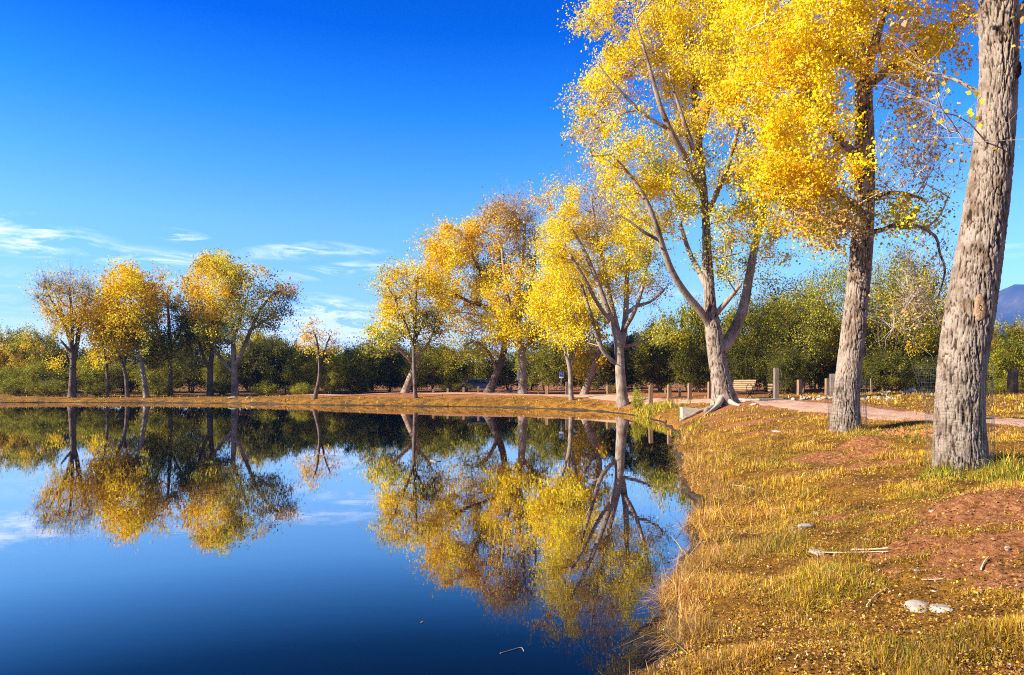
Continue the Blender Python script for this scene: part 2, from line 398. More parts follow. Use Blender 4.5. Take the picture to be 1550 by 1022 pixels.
def path_material():
    m, nt, N, L = newmat('red_gravel'); tc = nn(nt, 'ShaderNodeTexCoord')
    a = nn(nt, 'ShaderNodeTexNoise', i_Scale=2.2, i_Detail=5); v = nn(nt, 'ShaderNodeTexNoise', i_Scale=28, i_Detail=5, i_Roughness=.8)
    L.new(tc.outputs['Object'], a.inputs['Vector']); L.new(tc.outputs['Object'], v.inputs['Vector'])
    r1 = ramp(nt, [(.3, (.44,.24,.14)), (.7, (.66,.42,.27))]); r2 = ramp(nt, [(.3, (.45,.4,.38)), (.65, (1.15,1.12,1.1))])
    mx = nn(nt, 'ShaderNodeMix', data_type='RGBA', blend_type='MULTIPLY'); mx.inputs[0].default_value = .9
    L.new(a.outputs['Fac'], r1.inputs[0]); L.new(v.outputs['Fac'], r2.inputs[0]); L.new(r1.outputs[0], mx.inputs[6]); L.new(r2.outputs[0], mx.inputs[7])
    p = nn(nt, 'ShaderNodeBsdfPrincipled', i_Roughness=.95); b = nn(nt, 'ShaderNodeBump', i_Strength=.8, i_Distance=.03)
    L.new(v.outputs['Fac'], b.inputs['Height']); L.new(b.outputs[0], p.inputs['Normal']); L.new(mx.outputs[2], p.inputs['Base Color'])
    o = nn(nt, 'ShaderNodeOutputMaterial'); L.new(p.outputs[0], o.inputs[0]); return m
M['path'] = path_material()
tag(link('path', path_mesh()), 'reddish gravel path following the shore of the pond', None, None, 'structure')

def edge_shade_strip():  # strip whose near-black colour paints the shade beneath the undercut bank lip
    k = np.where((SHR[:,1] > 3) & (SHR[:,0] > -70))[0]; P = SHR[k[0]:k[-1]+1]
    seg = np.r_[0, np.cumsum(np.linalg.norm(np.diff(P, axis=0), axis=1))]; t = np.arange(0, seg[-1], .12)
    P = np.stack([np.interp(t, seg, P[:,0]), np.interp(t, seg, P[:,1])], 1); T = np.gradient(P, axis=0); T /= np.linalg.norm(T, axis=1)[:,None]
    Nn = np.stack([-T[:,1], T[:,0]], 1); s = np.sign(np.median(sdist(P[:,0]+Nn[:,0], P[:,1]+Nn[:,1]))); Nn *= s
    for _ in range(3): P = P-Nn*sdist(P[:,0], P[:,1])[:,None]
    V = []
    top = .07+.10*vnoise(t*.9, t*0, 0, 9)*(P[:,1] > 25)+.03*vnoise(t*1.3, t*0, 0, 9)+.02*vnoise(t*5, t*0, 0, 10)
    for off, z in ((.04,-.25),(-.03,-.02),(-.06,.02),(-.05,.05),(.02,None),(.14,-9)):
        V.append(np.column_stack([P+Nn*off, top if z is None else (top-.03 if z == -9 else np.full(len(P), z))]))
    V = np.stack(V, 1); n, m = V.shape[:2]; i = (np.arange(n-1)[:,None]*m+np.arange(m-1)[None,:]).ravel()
    me = mesh_from('painted_shade_edge', V.reshape(-1, 3), [np.stack([i, i+1, i+m+1, i+m], -1)], [M['lip_shade']], True)
    tag(link('painted_shade_edge', me), 'dark strip at the waterline, coloured as the shade under the bank lip', None, None, 'structure')
M['lip_shade'] = noisy('undercut_shade', (.015,.010,.006), (.06,.04,.02), 5, .6, .5)
edge_shade_strip()
# water
def water_material():
    m, nt, N, L = newmat('pond_water'); tc = nn(nt, 'ShaderNodeTexCoord')
    mp = nn(nt, 'ShaderNodeMapping'); mp.inputs['Scale'].default_value = (1.2, 3.4, 1)
    n1 = nn(nt, 'ShaderNodeTexNoise', i_Scale=1.3, i_Detail=3, i_Roughness=.5)
    n2 = nn(nt, 'ShaderNodeTexNoise', i_Scale=.12, i_Detail=2)
    L.new(tc.outputs['Object'], mp.inputs[0]); L.new(mp.outputs[0], n1.inputs['Vector']); L.new(tc.outputs['Object'], n2.inputs['Vector'])
    b = nn(nt, 'ShaderNodeBump', i_Strength=1.0, i_Distance=.00035); L.new(n1.outputs['Fac'], b.inputs['Height'])
    fr = nn(nt, 'ShaderNodeFresnel', i_IOR=1.5); L.new(b.outputs[0], fr.inputs['Normal'])
    cr = ramp(nt, [(0, (.02,.02,.02)), (.13, (.025,.025,.025)), (.18, (.10,.10,.10)), (.30, (.62,.62,.62)), (.45, (.86,.86,.86)), (.8, (.95,.95,.95))])
    L.new(fr.outputs[0], cr.inputs[0])
    d = nn(nt, 'ShaderNodeBsdfDiffuse'); d.inputs['Color'].default_value = (.001,.004,.012,1)
    g = nn(nt, 'ShaderNodeBsdfGlossy', i_Roughness=.004); g.inputs['Color'].default_value = (.93,.90,.93,1)
    L.new(b.outputs[0], g.inputs['Normal'])
    mx = nn(nt, 'ShaderNodeMixShader'); L.new(cr.outputs[0], mx.inputs[0]); L.new(d.outputs[0], mx.inputs[1]); L.new(g.outputs[0], mx.inputs[2])
    o = nn(nt, 'ShaderNodeOutputMaterial'); L.new(mx.outputs[0], o.inputs[0]); return m
wv = np.array([(-118,-26,0),(12,-26,0),(12,82,0),(-118,82,0)], float)
tag(link('water', mesh_from('water', wv, [np.array([[0,1,2,3]])], [water_material()], False)), 'still dark blue pond water mirroring trees and sky', None, None, 'structure')

# ------------------------------------------------------------------ trees
PAL = {
 'Y': [(.90,.69,.006),(.92,.75,.012),(.88,.57,.006),(.93,.82,.06),(.74,.60,.012)],
 'O': [(.88,.54,.006),(.90,.61,.008),(.80,.41,.006),(.91,.70,.02),(.56,.38,.015)],
 'G': [(.42,.44,.04),(.62,.54,.05),(.30,.34,.03),(.75,.58,.04),(.24,.28,.03)],
 'D': [(.12,.14,.025),(.20,.19,.03),(.09,.11,.02),(.55,.36,.03),(.16,.17,.03)],
 'B': [(.55,.30,.07),(.62,.40,.12),(.40,.22,.06),(.70,.48,.10),(.48,.34,.14)],
 'M': [(.17,.175,.012),(.25,.235,.015),(.12,.125,.010),(.38,.31,.02),(.20,.19,.014)],
 'K': [(.07,.075,.012),(.10,.10,.014),(.055,.06,.010),(.14,.13,.015),(.20,.17,.018)],
 'L': [(.38,.36,.02),(.50,.44,.025),(.30,.29,.02),(.60,.48,.03),(.25,.26,.02)],
}
def bark_disp(scale, depth):
    def f(V, r):
        x, y, z = V[...,0], V[...,1], V[...,2]
        wx = vnoise(x*3, y*3, z*1.5, 71)*.06
        wx = wx+vnoise(x*12, y*12, z*5, 77)*.012
        n = vnoise((x+wx)*scale, (y+wx)*scale, z*scale*.115, 72)*.6+vnoise((x+wx)*scale*1.9, (y+wx)*scale*1.9, z*scale*.22, 73)*.45
        fur = np.clip(np.abs(n)/.17, 0, 1)**.7; fur = np.minimum(fur, .35+.65*np.clip(np.abs(vnoise((x+wx)*scale*2.6, y*scale*2.6, z*scale*.5, 78))/.12, 0, 1))
        f.store.append(fur.copy())
        return (fur-.7)*depth+vnoise(x*2.0, y*2.0, z*.9, 75)*r*.10+vnoise(x*40, y*40, z*25, 76)*depth*.25
    f.store = []
    return f
class Tree:
    def __init__(s, name, label, base, hero=0, bark='bark', twig='twig', group=None, cat='tree', sides=5, seed=1, key='', rs=.85):
        s.px, s.py, s.D = base; s.rng = np.random.default_rng(seed)
        b = W(*base); s.b = np.array([b[0], b[1], gz(b[0], b[1])-.04])
        s.root = empty(name, s.b); tag(s.root, label, cat, group)
        s.bark, s.twig, s.hero, s.sides = bark, twig, hero, sides; s.key = key; s.rs = rs
        s.P = []; s.par = []; s.fix = []; s.chains = []; s.ok = []
        s.lv = []; s.lc = []
        s.tr = MB(); s.disp = None; s.limbs = []; s.roff = 0
    def w(s, px, py, dd=0.0): return W(px, py, s.D+dd)-s.b
    def limb(s, pts, trunk=False, branchable=True, n_seg=None, flare=0):
        """pts: (px, py, rpx[, depth offset])"""
        A = np.array([[*s.w(p[0], p[1], p[3] if len(p) > 3 else 0), p[2]*(s.D/F)*(s.rs if trunk else min(1, s.rs+.12))] for p in pts])
        if trunk: A[0, 2] = -.15
        A = smooth_line(A, 2 if not trunk else 3)
        n0 = len(s.P)
        if trunk: start = -1
        else:
            start = int(np.argmin(np.linalg.norm(np.array(s.P)-A[0,:3], axis=1))) if s.P else -1
        st = max(1, len(A)//14)
        idx = list(range(0, len(A), st))
        if idx[-1] != len(A)-1: idx.append(len(A)-1)
        prev = start
        for k in idx:
            s.P.append(A[k,:3]); s.par.append(prev); s.fix.append(A[k,3]); s.ok.append(branchable and (not trunk or k > len(A)*.45)); prev = len(s.P)-1
        # geometry
        seglen = np.linalg.norm(np.diff(A[:,:3], axis=0), axis=1); cum = np.r_[0, np.cumsum(seglen)]
        if s.hero and (trunk or s.hero > 1):
            n = int(cum[-1]/(.026 if s.hero > 1 and trunk else .06))+2
            sd = (190 if s.hero > 1 else 90) if trunk else 40
        else: n = max(8, int(cum[-1]/.3)); sd = 14 if trunk else 8
        t = np.linspace(0, cum[-1], n); B = np.stack([np.interp(t, cum, A[:,c]) for c in range(4)], 1)
        if trunk:
            h = B[:,2]-B[0,2]; B[:,3] *= 1+flare*np.exp(-np.maximum(h, 0)/(.35+.3*B[0,3]))
        m = MB(); dp = None
        if s.hero and trunk: dp = bark_disp({'near': 23, 'second': 19}.get(s.key, 11), {'near': .034, 'second': .034}.get(s.key, .045))
        elif s.hero > 1: dp = bark_disp(14, .012)
        m.tube(B[:,:3], B[:,3], sd, True, dp)
        name = 'trunk' if trunk else 'limb'
        fl = [np.vstack(m.q), np.vstack(m.t)]
        va = None
        if dp is not None: va = {'furrow': np.r_[dp.store[0].ravel(), [.5,.5]]}
        me = mesh_from(name, np.vstack(m.v), fl, [M['bark_hero' if dp is not None else s.bark]], True, vattr=va)
        link(name, me, s.root)
    def crown(s, blobs, n, leaves, lsize, csig, depth=None, rt=.012, step=.5, pal_mix=0.06, extra_twigs=0):
        """blobs: (px, py, rx, ry, leafiness, palette[, depth centre])"""
        g = s.rng; k = s.D/F
        bl = [b if len(b) > 6 else (*b, None) for b in blobs]
        area = np.array([b[2]*b[3]*(1.0 if b[4] > .15 else .8) for b in bl], float); area /= area.sum()
        cx = np.average([b[0] for b in bl], weights=area); half = max(max(abs(b[0]-cx)+b[2] for b in bl), 1)
        dp = depth if depth is not None else half*k*.8
        which = g.choice(len(bl), n, p=area); pts = []
        for w in which:
            b = bl[w]
            while True:
                u, v = g.uniform(-1, 1, 2)
                if u*u+v*v < 1: break
            x, y = b[0]+u*b[2], b[1]+v*b[3]
            if b[6] is None:
                dd = g.uniform(-1, 1)*dp*math.sqrt(max(.08, 1-((x-cx)/half)**2))
            else: dd = b[6]+g.uniform(-1, 1)*b[2]*k*.8
            p3 = s.w(x, y, dd); q3 = p3/(csig*4.2)
            if vnoise(q3[0]+s.D, q3[1], q3[2], 501) < (-.09 if s.hero > 1 else -.06 if s.hero else -.12) and g.random() < .85: continue
            pts.append([*p3, w])
        s._grow(np.array(pts), bl, leaves, lsize, csig, rt, step, pal_mix)
    def _grow(s, pts, bl, leaves, lsize, csig, rt, step, pal_mix, droop=0):
        g = s.rng
        P = list(s.P); par = list(s.par); fix = list(s.fix); ok = list(s.ok)
        P0 = np.array(P); okm = np.array(ok)
        if not okm.any(): okm[-1] = True
        dmin = np.array([np.linalg.norm(P0[okm]-p[:3], axis=1).min() for p in pts])
        order = np.argsort(dmin)
        NP = np.zeros((len(P)+len(pts)*8+10, 3)); NP[:len(P)] = P0; OK = np.zeros(len(NP), bool); OK[:len(P)] = okm
        nP = len(P); chains = []; cl = []
        for oi in order:
            q = pts[oi,:3]; w = int(pts[oi,3])
            dv = NP[:nP]-q; d = np.linalg.norm(dv, axis=1)
            cost = d+1.3*np.maximum(0, dv[:,2]+.15*d)+np.where(OK[:nP], 0, 1e6)
            i = int(np.argmin(cost)); L_ = d[i]
            if L_ < .05: continue
            kk = int(np.clip(L_/step, 2, 7))
            pd = NP[i]-NP[par[i]] if par[i] >= 0 else np.array([0,0,1.]); pd = pd/(np.linalg.norm(pd)+1e-6)
            ctrl = NP[i]*.5+q*.5+np.array([0,0,-.10])*L_*(1 if q[2] > NP[i][2] else -1)+pd*L_*.12+g.normal(0, .07, 3)*L_
            t = np.linspace(0, 1, kk+1)[1:,None]
            C = (1-t)**2*NP[i]+2*t*(1-t)*ctrl+t*t*q+g.normal(0, .02, (kk, 3))*L_*np.minimum(1, (1-t)*4)
            ch = [i]; pr = i
            for c in C:
                NP[nP] = c; OK[nP] = True; par.append(pr); fix.append(None); pr = nP; ch.append(nP); nP += 1
            chains.append(ch); cl.append((pr, w, ch))
        cnt = np.zeros(nP)
        for pr, w, ch in cl: cnt[pr] += 1
        for i in range(nP-1, -1, -1):
            if par[i] >= 0: cnt[par[i]] += cnt[i]
        rad = rt*np.maximum(cnt, 1)**.47
        rad = np.array([fix[i] if fix[i] is not None else rad[i] for i in range(nP)])
        for i in range(nP):
            if fix[i] is None and par[i] >= 0: rad[i] = min(rad[i], rad[par[i]]*.93)
        tw = MB()
        for ch in chains:
            r = rad[ch].copy(); r[0] = min(r[0], r[1]*1.25); r[-1] *= .6
            tw.tube(NP[ch], r, s.sides if r[0] > .02 else 3, False)
        # fine twigs and leaves
        V = []; C = []; TP = []; TD = []
        for pr, w, ch in cl:
            b = bl[w]; lf = b[4]; pal = b[5]
            pos = NP[pr]; pdir = NP[pr]-NP[ch[-2]]; pdir /= np.linalg.norm(pdir)+1e-6
            ntw = 5 if lf > .3 else 10
            e = pos+pdir*csig*.5+g.normal(0, 1, (ntw, 3))*csig*(1.0 if lf > .3 else 1.5)+np.array([0,0,csig*(.2 if lf > .3 else .9)])
            for q in e: TP.append(pos); TD.append(q)
            nl = int(leaves*lf*g.uniform(.5, 1.5))
            if nl > 0:
                cs = csig*g.uniform(.75, 1.25)
                a = g.choice(len(e), nl); tt = g.uniform(.1, 1.15, (nl, 1))
                c = pos+(e[a]-pos)*tt+g.normal(0, 1, (nl, 3))*cs*.42
                # along the bearing branch as well
                m = g.random(nl) < .25
                if len(ch) > 2:
                    j = np.array(ch)[g.integers(1, len(ch), nl)]
                    c[m] = NP[j][m]+g.normal(0, 1, (m.sum(), 3))*cs*.5
                V.append(c)
                pc = np.array(PAL[pal[g.integers(len(pal))]])
                col = pc[g.choice(len(pc), nl, p=[.3,.25,.2,.15,.1])]*g.uniform(.85, 1.12, (nl, 1))
                col = col*g.uniform(.88, 1.08)
                C.append(col)
        TP = np.array(TP); TD = np.array(TD)
        if len(TP):
            # thin three-sided twigs
            d = TD-TP; L_ = np.linalg.norm(d, axis=1)[:,None]+1e-6; d = d/L_
            u = np.cross(d, [0.3,.5,.8]); u /= np.linalg.norm(u, axis=1)[:,None]; v = np.cross(d, u)
            rr = max(rt*.55, .0035)
            mid = TP*.5+TD*.5+g.normal(0, .09, TP.shape)*L_
            rings = []
            for c, r in ((TP, rr), (mid, rr*.7)):
                for k in range(3):
                    a = k*2*math.pi/3; rings.append(c+(u*math.cos(a)+v*math.sin(a))*r)
            n = len(TP); VV = np.stack(rings+[TD], 1)   # n,7,3
            o = (np.arange(n)*7)[:,None]
            Q = np.concatenate([o+np.array([[k, (k+1) % 3, 3+(k+1) % 3, 3+k]]) for k in range(3)])
            T3 = np.concatenate([o+np.array([[3+k, 3+(k+1) % 3, 6]]) for k in range(3)])
            tw.add(VV.reshape(-1, 3), Q, T3)
        tv = np.vstack(tw.v); tq = np.vstack(tw.q)
        tt_ = np.vstack(tw.t) if tw.t else np.zeros((0, 3), int)
        link('twigs', mesh_from('twigs', tv, [tq]+([tt_] if len(tt_) else []), [M[s.twig]], True), s.root).name = 'branch_spray'
        if V:
            V = np.vstack(V); C = np.vstack(C); s.add_leaves(V, C, lsize)
    def add_leaves(s, c, col, size):
        g = s.rng; n = len(c)
        a = g.normal(0, 1, (n, 3)); a[:,2] -= .5; a /= np.linalg.norm(a, axis=1)[:,None]
        b = np.cross(a, g.normal(0, 1, (n, 3))); b /= np.linalg.norm(b, axis=1)[:,None]+1e-9
        nrm = np.cross(a, b)
        L_ = (size*g.uniform(.65, 1.3, n))[:,None]; wd = L_*.46
        V = np.stack([c-a*L_*.5, c+b*wd-a*L_*.08+nrm*L_*.10, c+a*L_*.5, c-b*wd-a*L_*.08+nrm*L_*.10], 1)
        me = mesh_from('crown', V.reshape(-1, 3), [np.arange(n*4).reshape(-1, 4)], [M['leaf']], False, face_col=np.clip(col, 0, 1))
        link('crown', me, s.root)

TREES = {}
GR = 'golden cottonwoods around the pond'
# --- nearest cottonwood on the right
t = Tree('cottonwood_tree', 'nearest thick grey trunk at the right edge, deeply furrowed and wrapped in wire mesh', (1455,714,10.7), 2, group=GR, seed=11, key='near', rs=.87)
t.limb([(1454,718,40),(1452,650,38.5),(1456,560,38),(1468,470,38),(1484,380,37),(1497,290,34),(1507,200,31),(1513,100,29),(1513,0,28),(1508,-100,27),(1500,-220,25),(1490,-380,20),(1500,-520,14)], True, flare=.10)
t.limb([(1520,60,10),(1545,20,9),(1590,-40,8,.3),(1640,-130,6,.6)])
t.limb([(1500,-60,10),(1440,-130,8,-.2),(1380,-200,6,-.5)])
t.limb([(1490,146,3.4,.3),(1468,132,2.8,.5),(1440,118,2.2,.8),(1400,108,1.6,1.0),(1372,92,1.1,1.2)])
t.limb([(1520,-200,11),(1590,-300,8,.4),(1660,-380,6,.8)])
t.crown([(1420,-250,130,120,1,'O'),(1600,-260,150,150,1,'O'),(1500,-480,180,120,1,'Y'),(1650,-60,80,110,.8,'OB'),(1435,95,50,35,.4,'OB'),(1400,150,60,50,.14,'B'),(1440,200,45,40,.28,'OB')],
        230, 70, .075, .32, depth=2.6, rt=.0055, step=.35)
TREES['near'] = t
# knots, scars and a broken stub
# --- second cottonwood
t = Tree('cottonwood_tree', 'second large grey trunk from the right edge, leaning right beside red mole-like dirt mounds', (1279,654,17.6), 2, twig='twig_pale', group=GR, seed=12, key='second', rs=.86)
t.limb([(1279,658,24),(1280,620,22.5),(1284,570,21),(1292,500,20),(1300,430,19.5),(1306,360,18.5),(1309,300,17),(1309,240,15.5),(1308,180,14),(1306,120,12.5),(1297,60,11),(1283,0,10),(1270,-70,9),(1262,-180,7),(1255,-300,4)], True, flare=.12)
t.limb([(1307,318,7),(1290,308,6,-.1),(1268,296,5,-.3),(1247,288,4.5,-.5),(1228,266,3.5,-.8),(1212,240,2.5,-1)])
t.limb([(1304,250,9),(1285,228,8,-.1),(1262,203,6.5,-.3),(1235,165,5,-.5),(1215,120,4,-.7),(1195,60,3.2,-.9)])
t.limb([(1312,362,4.4),(1322,350,4.2,.1),(1336,349,3.6,.1),(1352,340,3.2,.2),(1372,346,2.8,.25),(1390,341,2.6,.3),(1407,351,2.3,.3),(1419,360,2.1,.3),(1422,384,1.8,.3),(1432,405,1.5,.3),(1426,432,1.1,.35),(1419,452,.8,.4)])
t.limb([(1310,135,6.5),(1335,112,6,.1),(1365,92,5,.3),(1400,70,4.3,.5),(1440,45,3.4,.7),(1475,15,2.5,.9)])
t.limb([(1300,80,8),(1288,30,7,.2),(1250,-40,6,.5),(1225,-120,5,.8)])
t.limb([(1306,120,8),(1330,50,6.5,.4),(1345,-30,5.5,.8),(1360,-120,4,1.0)])
t.limb([(1270,-20,8),(1215,-100,6,-.6),(1170,-190,4.5,-1)])
t.limb([(1296,95,6),(1250,70,5,-.7),(1200,55,4,-1.4),(1160,30,3,-1.8)])
t.limb([(1312,310,5),(1330,295,3.6,.2),(1360,290,2.6,.4),(1395,300,1.8,.5)])
t.crown([(1180,140,80,75,1,'YYO'),(1245,60,80,75,1,'YYO'),(1160,30,70,70,1,'Y'),(1235,220,75,70,1,'YOO'),(1185,250,65,60,1,'YO'),(1340,60,70,55,.9,'OYO'),(1420,30,60,40,.8,'O'),
         (1330,-60,110,80,1,'Y'),(1200,-80,110,90,1,'Y'),(1270,-200,140,100,1,'Y'),(1215,310,75,50,.75,'OOG'),(1255,340,45,40,.6,'OB'),(1380,130,60,50,.45,'OB'),(1410,90,55,40,.5,'O'),
         (1385,200,60,55,.07,'OB'),(1375,270,55,35,.06,'BG'),(1390,320,45,28,.6,'GYG'),(1345,315,30,30,.5,'GO'),(1400,420,50,55,.10,'B'),(1385,480,40,40,.10,'B'),(1350,220,30,80,.08,'B'),(1420,250,35,60,.05,'B')],
        1150, 190, .066, .26, depth=3.0, rt=.0055, step=.4)
TREES['second'] = t
# --- third cottonwood, next to the bench
t = Tree('cottonwood_tree', 'huge golden cottonwood with forked grey trunk standing just left of the bench', (1096,605,33.0), 1, group=GR, seed=13, rs=.78)
t.limb([(1098,608,24),(1094,590,20),(1090,565,18),(1086,540,17),(1083,515,16),(1078,490,13.5),(1074,460,11),(1072,420,9.6),(1070,370,8.4),(1068,320,7),(1062,260,7),(1055,200,6),(1050,120,5),(1045,40,4),(1040,-60,3)], True, flare=.35)
t.limb([(1090,532,11),(1103,515,10,.2),(1116,492,9.5,.4),(1127,462,8.5,.6),(1133,425,7.5,.7),(1140,385,7,.9),(1150,340,6,1.1),(1160,280,5,1.4),(1165,210,4,1.6)])
t.limb([(1078,500,7),(1062,472,6.5,-.3),(1040,448,6,-.6),(1018,415,5.5,-1.0),(1003,375,5.0,-1.4),(992,335,4.4,-1.8),(975,295,3.4,-2.0),(950,260,2.4,-2.1),(925,232,1.4,-2.2)])
t.limb([(1000,365,3.0,-1.5),(975,352,2.4,-1.7),(952,334,1.7,-1.8),(928,320,.9,-1.8)])
t.limb([(1064,290,6.5,-.3),(1042,245,5.8,-1.1),(1018,205,5.0,-1.7),(1000,165,4.2,-2.0),(988,120,3.2,-2.2),(975,75,2.2,-2.3),(962,30,1.1,-2.4)])
t.limb([(1062,285,5,-.4),(1052,235,4.4,-1.1),(1036,185,3.4,-1.5),(1024,150,2.4,-1.6),(1012,110,1.2,-1.7)])
t.limb([(1012,195,3.4,-1.8),(980,178,2.8,-1.9),(950,150,2.1,-2),(922,120,1.5,-2.1),(902,92,.8,-2.1)])
t.limb([(1073,440,6),(1058,410,5,.8),(1042,380,4,1.4),(1030,340,3.4,1.8)])
t.limb([(1082,478,5),(1095,462,4.5,-.5),(1108,448,3.5,-.9),(1122,430,2.5,-1.3)])
t.limb([(1057,220,5),(1075,150,4.5,.5),(1095,90,4,.8),(1110,20,3.4,1)])
t.limb([(1068,330,5),(1090,280,4.5,-1),(1110,230,3.5,-1.8),(1120,180,3,-2.4)])
t.crown([(905,75,42,75,1,'Y',-.2),(960,30,70,60,1,'Y',-.2),(925,205,55,38,.85,'Y'),(985,85,55,55,.9,'YYB',-.2),(1040,60,70,70,1,'Y',-.2),(1100,60,70,80,1,'Y'),(965,260,70,38,1,'Y',-.2),(935,165,50,35,.45,'YB'),(1000,310,50,55,.8,'Y',-.2),
         (1075,290,60,50,1,'GYY'),(1020,240,45,50,.9,'YG',-.2),(1120,150,60,80,1,'YO'),(1150,230,50,60,1,'YOY'),(1150,330,40,45,.9,'OYG'),(1100,390,50,38,.7,'GY'),(1050,-60,110,80,1,'Y'),(960,-50,60,50,1,'Y'),
         (1150,-30,60,100,1,'Y'),(1040,160,50,45,.75,'Y',-.2),(890,215,28,30,.35,'B'),(1170,410,35,35,.5,'GOD'),(900,130,35,50,.9,'Y'),(1110,440,35,30,.35,'GY')],
        1050, 185, .092, .40, depth=5.0, rt=.011, step=.7)
TREES['third'] = t
# --- the many-limbed tree in front of the bollards
t = Tree('cottonwood_tree', 'pale-limbed golden cottonwood with white root flare at the corner of the pond', (943,605,50.0), 0, group=GR, seed=14, rs=.72)
t.limb([(943,608,13),(941,590,11),(939,570,10.5),(938,545,10),(937,525,9.5),(934,508,7.5),(925,485,6.5),(915,455,5.5),(900,415,4.6),(885,380,3.8),(868,350,3),(852,328,2.2)], True, flare=.35)
t.limb([(935,552,4.2),(922,543,4,-.2),(910,528,3.8,-.4),(902,505,3.6,-.5),(895,478,3.2,-.6),(888,455,2.6,-.8),(880,430,2,-1)])
t.limb([(940,525,7),(945,500,6,.3),(948,470,5,.5),(948,430,4.2,.7),(952,390,3.2,.9),(956,340,2.4,1)])
t.limb([(938,512,5),(928,470,4.5,.6),(918,430,4,.8),(912,390,3.4,1),(900,340,2.6,1.2),(895,300,2,1.3)])
t.limb([(944,500,4),(960,475,3.6,-.5),(972,440,3,-.8),(980,400,2.4,-1),(990,360,1.8,-1.2)])
t.limb([(948,475,3.6,.4),(965,462,3.2,.6),(985,458,2.6,.9),(1005,440,2,1.2)])
t.limb([(925,488,4),(905,462,3.4,-.6),(885,420,2.8,-1),(862,385,2.2,-1.3)])
t.limb([(945,525,3.5,.2),(965,520,3,.4),(985,512,2.4,.6),(1010,505,1.6,.9)])
t.crown([(845,315,35,38,1,'YYO'),(870,360,45,40,.9,'Y',1.4),(905,300,35,45,.35,'B'),(880,275,32,24,.16,'B'),(915,345,35,35,.4,'BY',1.4),(945,380,45,35,.8,'Y'),(885,410,45,40,.9,'Y',1.4),(960,350,35,45,.75,'Y'),(985,400,26,36,.8,'YG'),
         (945,420,40,30,.7,'Y',1.4),(860,440,32,35,.9,'Y'),(840,370,28,30,.9,'Y'),(925,450,36,25,.4,'Y',1.4),(990,440,30,24,.22,'DB'),(1010,505,30,16,.7,'YG'),(870,490,26,30,.8,'Y'),(920,320,30,40,.3,'B')],
        600, 150, .105, .44, rt=.013, step=.9)
# --- slender young tree
t = Tree('cottonwood_tree', 'slender young yellow tree with a Y-forked thin trunk on the bank', (864,603,57.0), 0, group=GR, seed=15)
t.limb([(865,606,4.6),(864,585,4.2),(863,565,4),(862,553,3.8),(855,532,2.8),(848,505,2.2),(842,475,1.8),(838,445,1.2)], True, flare=.15)
t.limb([(863,556,3),(870,530,2.6,.2),(876,500,2.2,.3),(880,470,1.6,.4)])
t.limb([(861,545,2.2),(859,515,2,-.3),(856,480,1.6,-.5),(852,440,1.2,-.6)])
t.crown([(825,420,25,32,1,'Y'),(838,455,34,40,1,'Y'),(865,470,34,34,1,'Y'),(850,500,34,24,.9,'Y'),(875,440,24,34,.9,'YO'),(820,480,16,22,.8,'Y'),(850,400,25,26,.9,'Y')],
        240, 105, .15, .55, rt=.011, step=.9)
t = Tree('cottonwood_tree', 'short leaning tree with a low yellow tuft of leaves behind the forked sapling', (884,596,66.0), 0, group=GR, seed=16)
t.limb([(883,600,6.5),(889,583,6.5),(897,562,6.5),(905,540,6),(908,515,5),(903,490,4),(895,460,3)], True, flare=.3)
t.limb([(905,545,3),(893,528,2.4,-.5),(885,512,2,-.8)])
t.crown([(888,545,26,24,1,'YO'),(880,520,18,20,.9,'YO'),(905,500,22,25,.8,'OG'),(885,562,18,12,.9,'YO'),(900,470,25,22,.7,'O')], 100, 55, .2, .5, rt=.013, step=.9)
# --- pair at 745 / 790
t = Tree('cottonwood_tree', 'dense golden tree on a dark trunk leaning right, left of the white parking sign', (741,594,69.0), 0, 'bark_dark', group=GR, seed=17)
t.limb([(739,598,8),(746,580,6.8),(753,562,6.4),(760,545,6),(764,525,5.5),(762,500,5),(752,475,4.2),(742,450,3.6),(730,420,3),(715,385,2.4),(705,360,1.8)], True, flare=.35)
t.limb([(753,562,3.4),(747,545,3,-.4),(738,530,2.5,-.8),(722,518,2,-1.2)])
t.limb([(763,520,4),(770,490,3.6,.4),(768,450,3,.8),(760,410,2.4,1),(755,370,2,1)])
t.limb([(750,470,3.4),(728,462,3,-.5),(705,455,2.4,-.8),(680,440,1.8,-1)])
t.crown([(685,375,42,34,1,'OYO'),(728,360,34,28,1,'O'),(665,410,26,38,1,'YO'),(700,420,44,34,1,'Y'),(745,400,30,34,.7,'OD'),(690,465,36,30,1,'Y'),(730,465,30,34,.6,'YO'),(715,505,34,26,1,'YG'),(748,525,30,20,.8,'YG'),
         (705,545,25,14,.6,'YG'),(660,440,20,22,.9,'Y'),(675,495,20,16,.8,'Y')], 480, 115, .155, .6, rt=.016, step=1.1)
t = Tree('cottonwood_tree', 'tall golden tree with bare purplish twigs at its top, beside the white parking sign', (791,594,66.0), 0, group=GR, seed=18)
t.limb([(791,598,8),(791,580,7),(791,560,6.8),(790,540,6.4),(787,518,5.5),(783,495,4.6),(782,460,4),(788,420,3.4),(792,380,2.8),(795,345,2)], True, flare=.35)
t.limb([(789,535,4),(800,520,3.4,.2),(812,508,2.6,.5),(825,500,1.8,.8)])
t.limb([(785,505,4),(772,470,3.4,-.4),(765,430,2.8,-.6),(760,380,2.2,-.8)])
t.limb([(784,490,3.6),(800,450,3,.4),(808,410,2.4,.6),(812,370,1.8,.8)])
